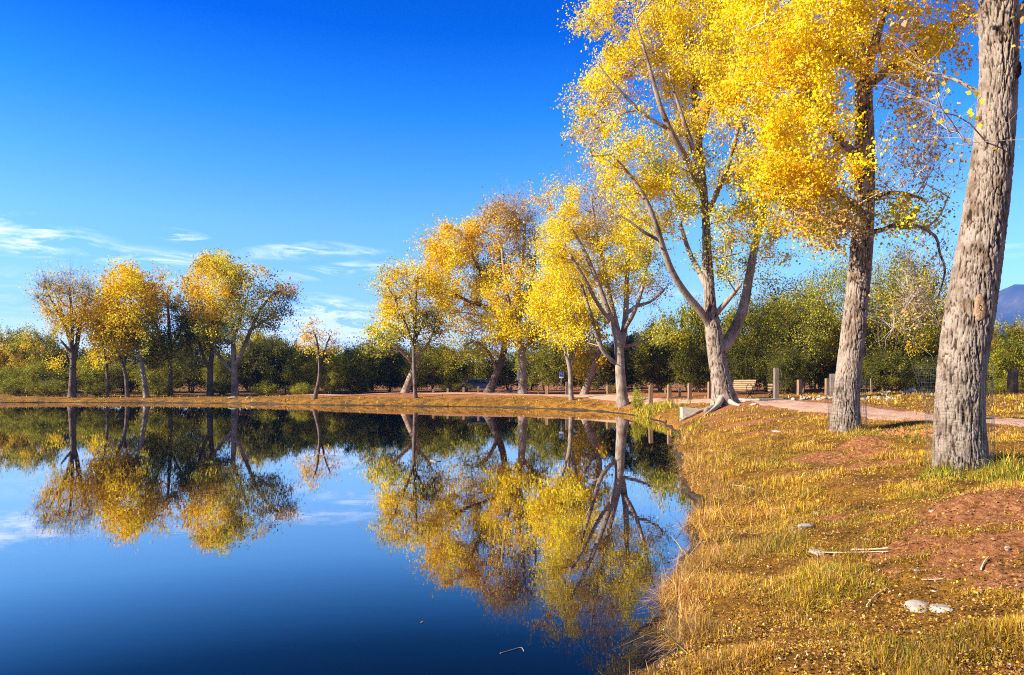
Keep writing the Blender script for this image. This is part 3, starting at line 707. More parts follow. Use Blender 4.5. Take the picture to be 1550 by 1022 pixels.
t.crown([(755,340,30,30,.7,'OOB'),(790,345,28,38,.18,'B'),(812,380,18,40,.12,'B'),(775,390,32,32,.55,'OD'),(768,440,36,36,1,'YO'),(790,485,34,34,1,'Y'),(800,430,24,34,.6,'OD'),(762,505,26,26,.9,'Y'),(805,515,24,20,.6,'YD'),(745,320,16,16,.4,'B'),
         (780,320,30,18,.10,'B')], 440, 105, .155, .6, rt=.016, step=1.0)
# --- thin tree and the leaning tree behind it
t = Tree('cottonwood_tree', 'sparse slim tree on a straight thin dark trunk at the middle of the far bank', (629,604,65.5), 0, 'bark_dark', 'twig_dark', group=GR, seed=19)
t.limb([(629,607,4),(628,585,3.6),(627,560,3.4),(626,535,3.2),(628,505,2.8),(630,475,2.3),(630,445,1.9),(632,415,1.3)], True, flare=.2)
t.limb([(627,525,2.4),(618,500,2.1,-.3),(608,475,1.8,-.5),(596,450,1.3,-.6),(585,430,1,-.7)])
t.limb([(628,515,2.4),(640,490,2,.4),(650,470,1.4,.6)])
t.limb([(629,495,2.2),(622,460,1.8,.6),(615,430,1.2,.9)])
t.crown([(590,430,26,24,.75,'OYG'),(628,420,26,22,.8,'YO'),(605,460,28,24,.75,'YO'),(640,450,22,28,.6,'OD'),(625,490,26,24,.5,'YD'),(648,495,20,22,.7,'D'),(590,480,20,18,.8,'Y'),(645,525,20,14,.4,'D')],
        260, 80, .145, .55, rt=.012, step=.9)
t = Tree('cottonwood_tree', 'low yellow-green tree with a thick trunk leaning right behind the sparse slim tree', (613,597,74.0), 0, 'bark', group=GR, seed=20)
t.limb([(612,600,7),(618,580,6.2),(625,562,5.6),(632,545,5),(634,530,4)], True, flare=.3)
t.limb([(628,553,3.5),(612,535,3,-.5),(592,518,2.2,-.8),(572,508,1.5,-1)])
t.limb([(632,540,3),(645,525,2.4,.5),(655,505,1.8,.8)])
t.crown([(580,508,28,14,1,'GY'),(605,500,24,14,.9,'GYD'),(575,525,20,12,.8,'GD'),(610,525,24,12,.8,'D'),(640,515,20,14,.6,'GD')], 130, 55, .2, .6, rt=.014, step=.9)
# --- small orange tree
t = Tree('cottonwood_tree', 'small thin-stemmed orange tree at the water edge between the two golden groves', (478,604,68.6), 0, 'bark_dark', 'twig', group=GR, seed=21)
t.limb([(476,607,4.2),(479,592,3.4),(483,575,3),(484,555,2.6),(482,535,2.2),(480,515,1.8),(474,500,1.2)], True, flare=.35)
t.limb([(484,562,2),(489,545,1.7,.2),(493,525,1.4,.3),(500,508,1,.4)])
t.crown([(470,497,14,15,.9,'OB'),(472,522,19,18,1,'YO'),(500,515,17,18,.55,'OB'),(492,530,22,14,1,'YO'),(495,548,10,9,.8,'YO')], 80, 42, .16, .48, rt=.011, step=.8)
# --- left grove
GL = 'left grove of trees on the far bank'
t = Tree('cottonwood_tree', 'fan-shaped half-bare tree with dark trunk, leftmost big trunk on the far bank', (109,603,77.0), 0, 'bark_dark', 'twig_dark', group=GR, seed=22)
t.limb([(109,606,6.5),(109,588,5.6),(110,565,5.2),(111,545,5),(109,525,4.2),(103,505,3.4),(94,485,2.7),(84,465,2),(74,448,1.4)], True, flare=.3)
t.limb([(111,540,4),(117,520,3.4,.3),(120,495,3,.5),(126,470,2.4,.7),(135,445,1.6,.9)])
t.limb([(108,522,3.4),(110,495,2.8,-.4),(108,465,2.3,-.6),(104,435,1.6,-.8)])
t.limb([(108,515,2.6),(98,490,2.2,.8),(88,455,1.7,1.2)])
t.limb([(110,535,2.6),(100,525,2,-.6),(92,515,1.4,-.9)])
t.crown([(80,450,24,26,.28,'O'),(105,432,28,20,.14,'O'),(130,445,20,24,.22,'O'),(88,475,22,20,.42,'O'),(112,465,26,24,.38,'O'),(132,480,18,22,.5,'O'),(105,495,26,16,.4,'YO'),(64,440,12,18,.07,'O'),(95,550,18,12,.8,'YO')],
        380, 85, .15, .6, rt=.014, step=.9)
t = Tree('cottonwood_tree', 'thin straight dark trunk under low golden leaves, second trunk of the left grove', (163,602,77.5), 0, 'bark_dark', 'twig_dark', group=GR, seed=23)
t.limb([(163,605,2.8),(163,585,2.5),(162,560,2.3),(160,540,2),(155,520,1.5)], True, flare=.15)
t.limb([(161,545,1.5),(152,535,1.2,-.4),(145,528,.9,-.6)])
t.crown([(152,495,24,30,.9,'YO'),(165,530,24,20,.5,'YO'),(148,545,16,14,.7,'YO'),(172,500,18,24,.9,'YO')], 110, 50, .2, .55, rt=.012, step=.9)
t = Tree('cottonwood_tree', 'golden tree on a thin bowed dark trunk, third trunk of the left grove', (192,602,77.5), 0, 'bark_dark', 'twig_dark', group=GR, seed=24)
t.limb([(193,605,3.6),(192,585,3.2),(190,565,3),(184,545,2.7),(175,527,2.2),(165,510,1.6)], True, flare=.2)
t.limb([(188,555,2),(192,530,1.7,.5),(196,505,1.3,.7)])
t.crown([(165,470,24,26,1,'YO'),(185,490,28,28,.9,'YO'),(178,520,26,18,.7,'YO'),(150,500,18,22,.9,'YO')], 150, 55, .2, .6, rt=.013, step=.9)
t = Tree('cottonwood_tree', 'tall bright golden tree on a grey trunk leaning left, fourth of the left grove', (221,603,77.0), 0, 'bark', 'twig_dark', group=GR, seed=25)
t.limb([(222,606,5),(220,588,4.4),(217,568,4),(214,548,3.8),(211,525,3.4),(206,500,3),(200,470,2.4),(195,440,1.7)], True, flare=.25)
t.limb([(212,530,2.4),(196,505,2,-.4),(182,485,1.6,-.7)])
t.limb([(210,520,2.2),(222,495,1.8,.4),(228,470,1.3,.7)])
t.crown([(185,432,28,26,1,'YO'),(205,445,24,30,1,'YOY'),(175,462,26,24,1,'YO'),(215,480,24,26,.8,'OG'),(190,500,28,24,.9,'YO'),(222,515,20,20,.6,'GD'),(200,415,14,12,.7,'O')], 270, 85, .18, .6, rt=.015, step=1)
t = Tree('cottonwood_tree', 'rounded tree, rusty orange on top and dark green below, in the left grove', (257,598,80.0), 0, 'bark_dark', 'twig_dark', group=GR, seed=26)
t.limb([(258,601,4.2),(258,580,3.8),(258,555,3.6),(257,525,3.2),(256,490,2.6),(254,460,1.8)], True, flare=.2)
t.limb([(257,535,2.2),(243,510,1.8,-.5),(234,485,1.4,-.7)]); t.limb([(257,530,2.2),(272,505,1.8,.5),(282,480,1.4,.7)])
t.crown([(255,432,30,22,1,'YO'),(238,455,22,24,1,'OB'),(275,450,24,26,.9,'OBG'),(255,480,36,24,.9,'DDO'),(250,515,38,24,.9,'DDG'),(285,500,22,26,.8,'D'),(262,545,32,18,.7,'GGY'),(230,540,20,18,.7,'GD')], 340, 110, .17, .6, rt=.016, step=1)
t = Tree('cottonwood_tree', 'dark trunk with gold and green crown close left of the big pale forked tree', (317,598,81.0), 0, 'bark_dark', 'twig_dark', group=GR, seed=27)
t.limb([(318,601,6),(318,582,5.2),(318,560,4.8),(320,540,4),(326,515,3),(330,490,2)], True, flare=.2)
t.limb([(318,560,3),(308,540,2.6,-.5),(300,515,2,-.8)])
t.crown([(295,440,28,30,1,'YOY'),(315,470,32,28,.9,'YO'),(300,505,32,26,.9,'YD'),(328,525,26,22,.7,'DG'),(285,540,26,22,.6,'DG'),(310,555,28,14,.5,'GY')], 230, 80, .18, .6, rt=.016, step=1)
t = Tree('cottonwood_tree', 'broad tree with a pale forked trunk above the picnic table, tallest of the left grove', (355,597,79.0), 0, 'bark', 'twig', group=GR, seed=28)
t.limb([(356,600,6.4),(355,580,5.6),(355,562,5.2),(354,545,4.6),(353,520,3.8),(352,490,3.2),(348,460,2.6),(340,430,1.8)], True, flare=.25)
t.limb([(355,558,4.2),(362,542,3.8,-.2),(371,522,3.4,-.3),(380,498,3,-.4),(391,474,2.5,-.5),(404,455,2,-.6),(420,440,1.3,-.7)])
t.limb([(354,565,3.4),(343,553,3,.2),(332,540,2.6,.4),(322,525,2.2,.5),(315,505,1.6,.6)])
t.limb([(379,500,2.2,-.4),(398,488,1.8,-.2),(418,472,1.3,0)])
t.limb([(353,515,2.8),(366,480,2.3,.6),(374,450,1.6,.9)])
t.crown([(325,412,30,22,1,'OYG'),(350,425,30,24,.95,'OGD'),(300,430,20,24,1,'YO'),(330,455,34,26,.85,'OOYD'),(385,425,24,20,.85,'OYD'),(415,432,26,22,.8,'DOB'),(430,455,22,20,.75,'DB'),(405,455,24,18,.5,'DO'),(360,470,30,24,.45,'DG'),
         (318,490,24,22,.8,'YG'),(400,485,22,16,.5,'D'),(345,500,22,22,.5,'D'),(325,400,18,10,.8,'DO')], 520, 110, .17, .6, rt=.016, step=1)

# ------------------------------------------------------------------ background vegetation prototypes
class Proto(Tree):
    def __init__(s, h, r, palette, seed, bark='bark_dark', twig='twig_dark', n=170, leaves=105, lsize=.145, cs=.48, low=.12, stems=4, name='mesquite_tree'):
        s.rng = np.random.default_rng(seed); g = s.rng
        s.b = np.zeros(3); s.D = F; s.px = HX; s.root = empty(name, (0,0,0)); s.bark, s.twig, s.hero, s.sides = bark, twig, 0, 4; s.key = ''
        s.P = []; s.par = []; s.fix = []; s.ok = []; m = MB()
        for k in range(stems):
            a = g.uniform(0, 6.28); b0 = np.array([math.cos(a), math.sin(a), 0])*.15*r*.3
            lean = g.uniform(.2, .5)*r; pts = [b0+np.array([0,0,-.2])]
            for j, f in enumerate((.12, .28, .45, .6)):
                pts.append(b0+np.array([math.cos(a)*lean*(f/.6)**1.2, math.sin(a)*lean*(f/.6)**1.2, h*f])+g.normal(0, .05, 3)*h*.4*(j > 0))
            A = smooth_line(np.array(pts), 2); rr = np.linspace(.035*h*.45, .012*h*.5, len(A)); m.tube(A, rr, 7)
            prev = -1
            for j in range(0, len(A), 2):
                s.P.append(A[j]); s.par.append(prev); s.fix.append(rr[j]); s.ok.append(j > len(A)*.3); prev = len(s.P)-1
        o = m.build('trunk', M[bark], s.root, True)
        pts = []
        while len(pts) < n:
            v = g.normal(0, 1, 3); v /= np.linalg.norm(v); rad = g.uniform(.35, 1)**.5
            a = math.atan2(v[1], v[0]); lump = 1+.25*math.sin(a*3+seed)+.15*math.sin(a*5+v[2]*4+seed*2)
            p = np.array([v[0]*r*rad*lump, v[1]*r*rad*lump, h*(.55+.45*v[2]*rad*(1+.12*math.sin(a*4+seed)))])
            if p[2] < h*low: continue
            pts.append([*p, 0])
        s._grow(np.array(pts), [(0,0,1,1,1,palette)], leaves, lsize, cs, .012, .8, .05)
def copy_tree(root, loc, rz, sc, label, group, cat):
    r = root.copy(); COL.objects.link(r); r.location = loc; r.rotation_euler = (0,0,rz); r.scale = sc
    for ch in list(root.children):
        c = ch.copy(); COL.objects.link(c); c.parent = r
    tag(r, label, cat, group); return r
PR = {
 'M1': Proto(6, 3.6, 'MML', 101), 'M2': Proto(6, 3.4, 'MMK', 102), 'K1': Proto(6, 3.3, 'KKM', 103), 'L1': Proto(6, 3.2, 'LLM', 104),
 'Y1': Proto(8, 3.2, 'LGOD', 105, n=170, leaves=105, lsize=.15, name='cottonwood_tree'), 'S1': Proto(2.6, 1.9, 'MLM', 106, n=80, leaves=90, lsize=.10, cs=.34, low=.04, name='shrub'), 'S2': Proto(2.4, 1.7, 'LGL', 107, n=70, leaves=80, lsize=.10, cs=.32, low=.04, name='shrub'),
 'O2': Proto(8, 3.4, 'KMLO', 109, 'bark_dark', 'twig_dark', n=230, leaves=58, lsize=.11, cs=.55, low=.22, stems=5),
 'O1': Proto(8, 3.4, 'MLG', 108, 'bark_dark', 'twig_dark', n=230, leaves=60, lsize=.11, cs=.55, low=.3),
}
used = set()
def veg(kind, px, ytop, D, wpx, label, group=None):
    X = (px-HX)/F*D; z = gz(X, D)-.05; ztop = HC+(HY-ytop)/F*D; h = ztop-z
    p = PR[kind]; h0 = {'Y1': 8, 'O1': 8, 'O2': 8, 'S1': 2.6, 'S2': 2.4}.get(kind, 6)*1.08; r0 = {'M1': 3.9, 'M2': 3.7, 'K1': 3.6, 'L1': 3.5, 'Y1': 3.5, 'S1': 2.1, 'S2': 1.9, 'O1': 3.8, 'O2': 3.8}[kind]
    sxy = wpx*D/F/2/r0; sz = h/h0
    cat = {'S1': 'shrub', 'S2': 'shrub'}.get(kind, 'tree')
    group = group or ('low shrubs behind the bank' if cat == 'shrub' else 'trees and brush behind the pond')
    sc = (sxy*random.uniform(.95, 1.05), sxy*random.uniform(.95, 1.05), sz)
    rz = random.uniform(0, 6.28)
    if kind not in used:
        used.add(kind); p.root.location = (X, D, z); p.root.rotation_euler = (0,0,rz); p.root.scale = sc; tag(p.root, label, cat, group)
    else: copy_tree(p.root, (X, D, z), rz, sc, label, group, cat)
V_ = [
 ('Y1',-60,500,92,110,'olive tree just beyond the left edge of the far bank'),
 ('Y1',18,487,92,85,'olive and gold tree at the far left edge, behind low dark shrubs'),('Y1',62,490,90,70,'round yellow-tipped tree left of the fan-shaped half-bare tree'),
 ('K1',40,520,100,120,'dark green tree filling in behind the olive trees at the left edge'),
 ('M1',10,556,84,70,'dark green mesquite touching the left edge, above the bank'),('M1',62,548,83,80,'olive mesquite bush between the left edge and the fan-shaped tree'),
 ('L1',140,540,84,70,'yellow-green bush between the first two trunks of the left grove'),('M2',130,520,96,90,'dark mesquite behind the fan-shaped half-bare tree'),
 ('M1',185,548,85,75,'olive bush behind the thin bowed trunk of the left grove'),('L1',237,545,84,70,'yellow-green bush between the leaning trunk and the rounded rusty tree'),
 ('K1',215,505,98,110,'dark green tree behind the tall bright golden tree'),('K1',290,500,96,110,'dark green tree between the rounded rusty tree and the pale forked tree'),
 ('M1',335,535,88,60,'olive bush low behind the pale forked trunk'),('K1',395,510,90,90,'dark green tree right of the pale forked tree'),('Y1',385,490,96,70,'dull gold tree behind the right side of the pale forked tree'),
 ('K1',430,512,92,80,'nearly black-green tree above the bank right of the picnic table'),('M2',415,505,100,90,'dark olive tree far behind the picnic table'),
 ('K1',465,520,93,80,'dark tree behind the small orange tree'),('L1',458,530,80,56,'light olive bush immediately left of the small orange tree'),('L1',505,545,80,50,'light olive bush immediately right of the small orange tree'),
 ('M1',500,530,88,80,'green mesquite behind the small orange tree, right side'),('K1',555,520,92,90,'dark green tree in the gap right of the small orange tree'),('M1',547,523,84,66,'bushy green mesquite midway between the orange tree and the slim tree'),
 ('M2',590,525,86,70,'green mesquite left of the thick leaning trunk'),('M1',655,518,82,80,'green mesquite right of the sparse slim tree'),('K1',625,520,95,90,'dark tree behind the slim and leaning trunks'),
 ('L1',680,522,84,76,'olive-yellow mesquite left of the blue parked car'),('M1',712,520,92,80,'mesquite overhanging the blue parked car'),('K1',770,530,94,90,'dark mesquite between the two golden trees'),
 ('M1',825,505,82,76,'fresh green mesquite behind the blue parking sign'),('M2',860,510,92,90,'dark olive mesquite behind the slender forked sapling'),('K1',905,515,80,80,'dark mesquite behind the short leaning tree'),
 ('M2',960,500,72,90,'olive mesquite right of the many-limbed tree'),('M1',1000,480,66,90,'tall olive mesquite above the row of wooden bollards'),('L1',1040,455,64,90,'gold-green tree left of the huge forked cottonwood'),
 ('K1',1000,520,60,90,'shaded dark mesquite right behind the wooden bollards'),('K1',1055,520,56,90,'shaded dark mesquite behind the last bollard before the huge trunk'),('M2',1080,470,70,110,'olive mesquite behind the huge forked trunk'),
 ('M1',1135,450,60,100,'olive mesquite above the bench'),('K1',1130,520,50,80,'dark mesquite directly behind the bench'),('O1',1200,415,50,130,'open-branched mesquite right of the bench, behind the tall post'),
 ('M2',1175,470,58,100,'dense dark olive mesquite between the bench and the tall post'),('K1',1190,525,47,70,'dark low mesquite directly behind the tall post'),('M1',1240,470,56,90,'olive mesquite left of the second large trunk'),
 ('O1',1265,380,62,120,'tall thin-crowned tree behind the second large trunk'),('M2',1330,470,52,100,'olive mesquite right of the second large trunk'),('O1',1365,360,58,130,'tall thin-crowned mesquite between the two large trunks'),
 ('L1',1390,490,54,90,'yellow-green mesquite between the two large trunks, above the rocks'),('K1',1340,530,46,90,'dark brush behind the rock border between the two large trunks'),('K1',1405,540,48,80,'dark brush left of the wire mesh flap'),
 ('M2',1440,500,60,90,'olive mesquite hidden mostly behind the nearest trunk'),('Y1',1525,478,62,80,'yellow-topped round tree below the mountain at the right edge'),
 ('M1',1535,512,48,90,'bright green mesquite at the right edge behind the brown post'),('M2',1490,530,52,60,'green mesquite just right of the nearest trunk'),('M1',1610,500,50,120,'mesquite beyond the right edge'),
 ('Y1',1372,418,58,95,'gold-tipped tree showing between the two large trunks'),('L1',1192,445,60,80,'yellow-green mesquite rising right behind the tall post'),('O2',1215,425,53,110,'dark branchy mesquite rising behind the tall square post'),('O2',1345,400,50,120,'dark branchy mesquite just right of the second large trunk'),('O2',1410,385,54,110,'dark branchy mesquite above the wire mesh flap'),('O2',1160,440,56,100,'dark branchy mesquite above the right end of the bench'),('M2',1230,455,66,110,'olive mesquite far behind the bollard right of the tall post'),('M2',1375,440,66,120,'olive mesquite far behind the rock border'),
 ('S1',150,578,78,46,'low grey-green shrub between the first two trunks of the left grove'),('S1',25,575,80,60,'low dark shrub on the bank at the left edge'),('S1',75,574,79,56,'low shrub left of the fan-shaped tree trunk'),
 ('S2',240,574,79,46,'yellow-green shrub between the leaning trunk and the rounded rusty tree'),('S2',402,577,78,40,'pale olive shrub right of the picnic table'),('S1',338,578,81,34,'small dark shrub between the two trunks left of the picnic table'),
 ('S1',540,578,82,50,'low green shrub right of the small orange tree'),('S2',455,580,78,40,'pale shrub left of the small orange tree'),('S1',690,580,80,50,'low shrub at the left end of the blue parked car'),
 ('S1',925,583,62,24,'small shrub left of the many-limbed trunk'),('S2',965,590,46,26,'dry yellowish shrub at the foot of the many-limbed trunk'),('S1',1520,572,44,60,'low bush behind the brown post at the right edge'),
]
for a in V_: veg(*a)
for k, px in enumerate(range(-120, 1640, 62)):
    veg('K1' if k % 3 else 'M2', px+random.uniform(-12, 12), random.uniform(520, 560), (108 if px < 700 else 96)+random.uniform(-3, 3), random.uniform(85, 125), 'one of the dark trees in the shaded thicket closing the view behind the pond', 'dark thicket trees at the back')

# ------------------------------------------------------------------ grass, litter
def palette_pick(n, pals, probs, g):
    pals = [np.array(p) for p in pals]; k = g.choice(len(pals), n, p=probs); out = np.zeros((n, 3))
    for i, p in enumerate(pals):
        m = k == i; out[m] = p[g.integers(len(p), size=m.sum())]
    return out
STRAW = [(0.6, 0.312, 0.096), (0.696, 0.408, 0.144), (0.456, 0.216, 0.066), (0.792, 0.528, 0.228)]
GOLD = [(0.728, 0.423, 0.022), (0.84, 0.516, 0.027), (0.504, 0.266, 0.019), (0.784, 0.594, 0.05)]
RUST = [(0.4, 0.15, 0.025), (0.5, 0.213, 0.031), (0.225, 0.088, 0.022)]
GREEN = [(.24,.26,.025),(.34,.33,.03),(.16,.19,.02),(.40,.37,.04)]
GPATCH = [(6.9,9.3,1.3,.7,1.0),(6.4,10.2,1.6,.6,.9),(7.6,10.4,1.0,.8,.9),(2.6,6.0,.7,.6,.55),(3.0,7.8,.9,1.0,.5),(7.8,15.9,.5,.6,1.0),(8.0,14.6,.6,.4,.9),(4.8,14,1.0,2,.4),(8.4,40.5,1.8,2.2,1.0),(7.6,36.5,1.2,2,.8),(4.6,8.6,.9,.5,.6)]
def greenness(x, y):
    m = np.zeros(np.shape(x))
    for cx, cy, rx, ry, a in GPATCH: m = np.maximum(m, a*np.exp(-((x-cx)/rx)**2-((y-cy)/ry)**2))
    d = sdist(x, y); m = np.maximum(m, np.clip(1-d/2.2, 0, 1)*.5*(y > 25))
    return np.clip(m+fbm(x*.8, y*.8, 0, 55, 3)*.35, 0, 1)
def grass(n, x0, x1, y0, y1, hmin, hmax, wd, seed, dexp=0.0, two=True, sel=None, fan=False):
    g = np.random.default_rng(seed)
    if fan:   # equal density in picture terms: sample column then depth
        y = y0*(y1/y0)**g.random(n); px = g.uniform(x0, x1, n); x = (px-HX)/F*y
    else: x = g.uniform(x0, x1, n); y = g.uniform(y0, y1, n)
    d = sdist(x, y); dr = dirt(x, y)
    cl = fbm(x*2.2, y*2.2, 0, 31, 4)      # tufts
    keep = (d > -.10) & (g.random(n) < np.clip(1.1-1.5*dr, .02, 1)) & (g.random(n) < np.clip(.66+cl*2.8, .06, 1))
    if sel is not None: keep &= sel(x, y, d)
    x, y, d, dr, cl = x[keep], y[keep], d[keep], dr[keep], cl[keep]; n = len(x)
    z = ground(x, y)-.005; gr = greenness(x, y)
    edge = np.exp(-np.maximum(d, 0)/.55)
    h = g.uniform(hmin, hmax, n)*(1+.9*edge*(y < 30))*np.clip(.70+cl*2.1, .3, 2.3)
    w = wd*g.uniform(.6, 1.4, n)*(1+y*.0)
    az = g.uniform(0, 6.283, n); lean = np.abs(g.normal(0, .75, n)); lean = np.where(g.random(n) < .45, g.uniform(1.0, 1.45, n), lean); lean = np.minimum(lean, 1.4); h = h*np.where(lean > 1, 1.5, 1.0)
    dirv = np.stack([np.cos(az)*np.sin(lean), np.sin(az)*np.sin(lean), np.cos(lean)], 1)
    bend = dirv.copy(); bend[:,2] -= g.uniform(.2, .9, n); bend /= np.linalg.norm(bend, axis=1)[:,None]
    a2 = az+g.normal(1.57, .7, n); side = np.stack([np.cos(a2), np.sin(a2), 0*az], 1)*w[:,None]
    b = np.stack([x, y, z], 1); m = b+dirv*h[:,None]*.55; tip = m+bend*h[:,None]*.5
    V = np.stack([b-side, b+side, m+side*.75, m-side*.75, tip], 1)
    o = (np.arange(n)*5)[:,None]
    c = np.where((g.random(n) < gr*.85)[:,None], palette_pick(n, [GREEN], [1.], g), palette_pick(n, [GOLD, STRAW, RUST], [.58,.22,.20], g))
    c = np.where(((g.random(n) < edge*.75) & (y < 25))[:,None], palette_pick(n, [STRAW, RUST], [.8,.2], g), c)
    c = c*g.uniform(.62, 1.15, (n, 1))*np.clip(.92+.55*fbm(x*1.1, y*1.1, 0, 66, 3), .6, 1.15)[:,None]
    return V.reshape(-1, 3), o+np.array([[0,1,2,3]]), o+np.array([[3,2,4]]), c
def grass_obj(name, label, sets):
    vs, qs, ts, cs = [], [], [], []; n = 0
    for V, q, t, c in sets: vs.append(V); qs.append(q+n); ts.append(t+n); cs.append(c); n += len(V)
    C = np.vstack(cs); me = mesh_from(name, np.vstack(vs), [np.vstack(qs), np.vstack(ts)], [M['grass']], False, face_col=np.vstack([C, C]))
    tag(link(name, me), label, None, None, 'stuff')
grass_obj('grass', 'golden and green dry grass covering the near bank', [
    grass(330000, 960, 1600, 3.5, 9.5, .025, .08, .0024, 1, fan=True),
    grass(150000, 1010, 1600, 9.0, 22, .04, .11, .0045, 2, fan=True),
    grass(40000, 1010, 1600, 21, 42, .06, .14, .014, 3, fan=True),
    grass(30000, .2, 3.2, 3.2, 8.5, .07, .15, .0026, 4, sel=lambda x, y, d: d < .28+.5*fbm(x*1.5, y*1.5, 0, 88, 3)),
    grass(14000, 1.2, 6.5, 8.0, 30, .10, .22, .006, 5, sel=lambda x, y, d: d < .35),
    grass(9000, 5.6, 7.9, 9.7, 11.8, .08, .20, .004, 11, sel=lambda x, y, d: (np.hypot(x-6.62, y-10.7) < .95) & (np.hypot(x-6.62, y-10.7) > .36)),
    grass(7000, 7.0, 9.2, 16.6, 18.8, .07, .18, .006, 12, sel=lambda x, y, d: (np.hypot(x-8.06, y-17.6) < .8) & (np.hypot(x-8.06, y-17.6) > .36)),
    grass(110000, 1600, 2500, 3.5, 22, .03, .10, .004, 13, fan=True),
    grass(5000, -2, 9, -3, 4.5, .04, .10, .005, 8)])
grass_obj('grass', 'grass fringe along the far shore of the pond', [
    grass(60000, -100, 1100, 40, 95, .08, .20, .035, 6, fan=True, sel=lambda x, y, d: d < 9),
    grass(22000, -60, 9, 38, 78, .14, .34, .03, 7, sel=lambda x, y, d: d < .8)])
# reeds at the pond corner
def reed_clump():
    g = np.random.default_rng(77); n = 1500
    c = hit(975,628); x = c[0]+g.normal(0, .8, n); y = c[1]+g.normal(0, 1.1, n); d = sdist(x, y); k = d > -.15; x, y = x[k], y[k]; n = len(x)
    b = np.stack([x, y, np.maximum(ground(x, y), -.05)], 1); h = g.uniform(.14, .46, n)[:,None]
    az = g.uniform(0, 6.28, n); ln = np.abs(g.normal(0, .22, n)); dv = np.stack([np.cos(az)*np.sin(ln), np.sin(az)*np.sin(ln), np.cos(ln)], 1)
    s = np.stack([np.cos(az+1.5), np.sin(az+1.5), 0*az], 1)*.016
    m = b+dv*h*.6; t = m+(dv+np.stack([np.cos(az), np.sin(az), 0*az], 1)*.3)*h*.42
    V = np.stack([b-s, b+s, m+s, m-s, t], 1).reshape(-1, 3); o = (np.arange(n)*5)[:,None]
    C = palette_pick(n, [[(.24,.28,.035),(.33,.34,.04),(.19,.23,.03)], GOLD], [.55,.45], g)
    return V, o+np.array([[0,1,2,3]]), o+np.array([[3,2,4]]), C
grass_obj('reeds', 'bright green reeds at the corner of the pond below the many-limbed tree', [reed_clump()])
def litter(n, seed, sz, x0=1000, x1=1600, y0=4.4, y1=40):
    g = np.random.default_rng(seed); y = y0*(y1/y0)**g.random(n); x = (g.uniform(x0, x1, n)-HX)/F*y; k = (sdist(x, y) > .1) & (g.random(n) < np.clip(1.15-dirt(x, y)*.75, .1, 1)); x, y = x[k], y[k]; n = len(x)
    c = np.stack([x, y, ground(x, y)+.012+g.random(n)*.03], 1)
    a = g.normal(0, 1, (n, 3)); a[:,2] *= .35; a /= np.linalg.norm(a, axis=1)[:,None]; b = np.cross(a, g.normal(0, .35, (n, 3))+[0,0,1]); b /= np.linalg.norm(b, axis=1)[:,None]
    L_ = (sz*g.uniform(.5, 1.3, n)*(1+y/40))[:,None]
    V = np.stack([c-a*L_*.5, c+b*L_*.4+[0,0,.008], c+a*L_*.5, c-b*L_*.4+[0,0,.006]], 1).reshape(-1, 3)
    C = palette_pick(n, [STRAW, GOLD, RUST, [(.60,.47,.30),(.50,.38,.24)]], [.32,.27,.38,.03], g)*g.uniform(.55, 1.0, (n, 1))
    me = mesh_from('fallen_leaves', V, [np.arange(n*4).reshape(-1, 4)], [M['grass']], False, face_col=C)
    tag(link('fallen_leaves', me), 'fallen dry leaves scattered over the near bank', None, None, 'stuff')
litter(40000, 5, .02, y0=3.5)
litter(30000, 6, .022, x0=1600, x1=2500, y0=3.5)
# ------------------------------------------------------------------ rocks and stones
def rock_mesh(name, size, seed, mat, flat=.6):
    g = np.random.default_rng(seed); n, m_ = 14, 20
    th = np.linspace(0, math.pi, n); ph = np.arange(m_)/m_*2*math.pi
    T, P_ = np.meshgrid(th, ph, indexing='ij')
    d = np.stack([np.sin(T)*np.cos(P_), np.sin(T)*np.sin(P_), np.cos(T)], -1)
    r = 1+.30*vnoise(d[...,0]*1.3+seed*3, d[...,1]*1.3, d[...,2]*1.3, seed)+.14*vnoise(d[...,0]*3.2, d[...,1]*3.2+seed, d[...,2]*3.2, seed+1)
    for _ in range(7):      # chop flat facets
        nrm = g.normal(0, 1, 3); nrm /= np.linalg.norm(nrm); cut = g.uniform(.62, .85)
        dd = (d*r[...,None])@nrm; k = dd > cut; r = np.where(k, r*(cut/np.maximum(dd, .01)), r)
    r = r+.03*vnoise(d[...,0]*9, d[...,1]*9, d[...,2]*9, seed+5)
    V = d*r[...,None]*np.asarray(size)*np.array([1,1,flat])
    i = (np.arange(n-1)[:,None]*m_+np.arange(m_)[None,:]).ravel(); j = (np.arange(n-1)[:,None]*m_+((np.arange(m_)+1) % m_)[None,:]).ravel()
    me = mesh_from(name, V.reshape(-1, 3), [np.stack([i, i+m_, j+m_, j], -1)], [mat], True)
    return me
def rock(name, px, py, wpx, mat, label, cat='stone', group=None, hratio=.5, D=None, seed=0, squash=1.0, sink=.75):
    p = hit(px, py) if D is None else np.array([(px-HX)/F*D, D, gz((px-HX)/F*D, D)])
    w = wpx*p[1]/F/2
    o = link(name, rock_mesh(name, (w, w*squash, w), seed, M[mat], hratio)); o.location = (p[0], p[1], p[2]+w*hratio*(1-sink)*.6); o.rotation_euler = (0,0,seed*1.3)
    tag(o, label, cat, group); return o
gs = 'loose pale stones on the grassy bank'
o = rock('rock', 1392,922,46,'rock_pale','large pale grey rock with a low tail, lowest right on the grassy bank','rock',None,.45,seed=3)
o = rock('rock', 1424,924,44,'rock_pale','low flat pale grey rock touching the large pale rock at the lower right','rock',None,.26,seed=4,squash=.7)
rock('stone',1220,800,34,'rock_pale','flat oblong pinkish stone halfway down the grassy bank',group=gs,hratio=.3,seed=5,squash=.6)
rock('stone',1199,801,13,'rock_pale','small white stone touching the left tip of the flat oblong stone',group=gs,seed=6)
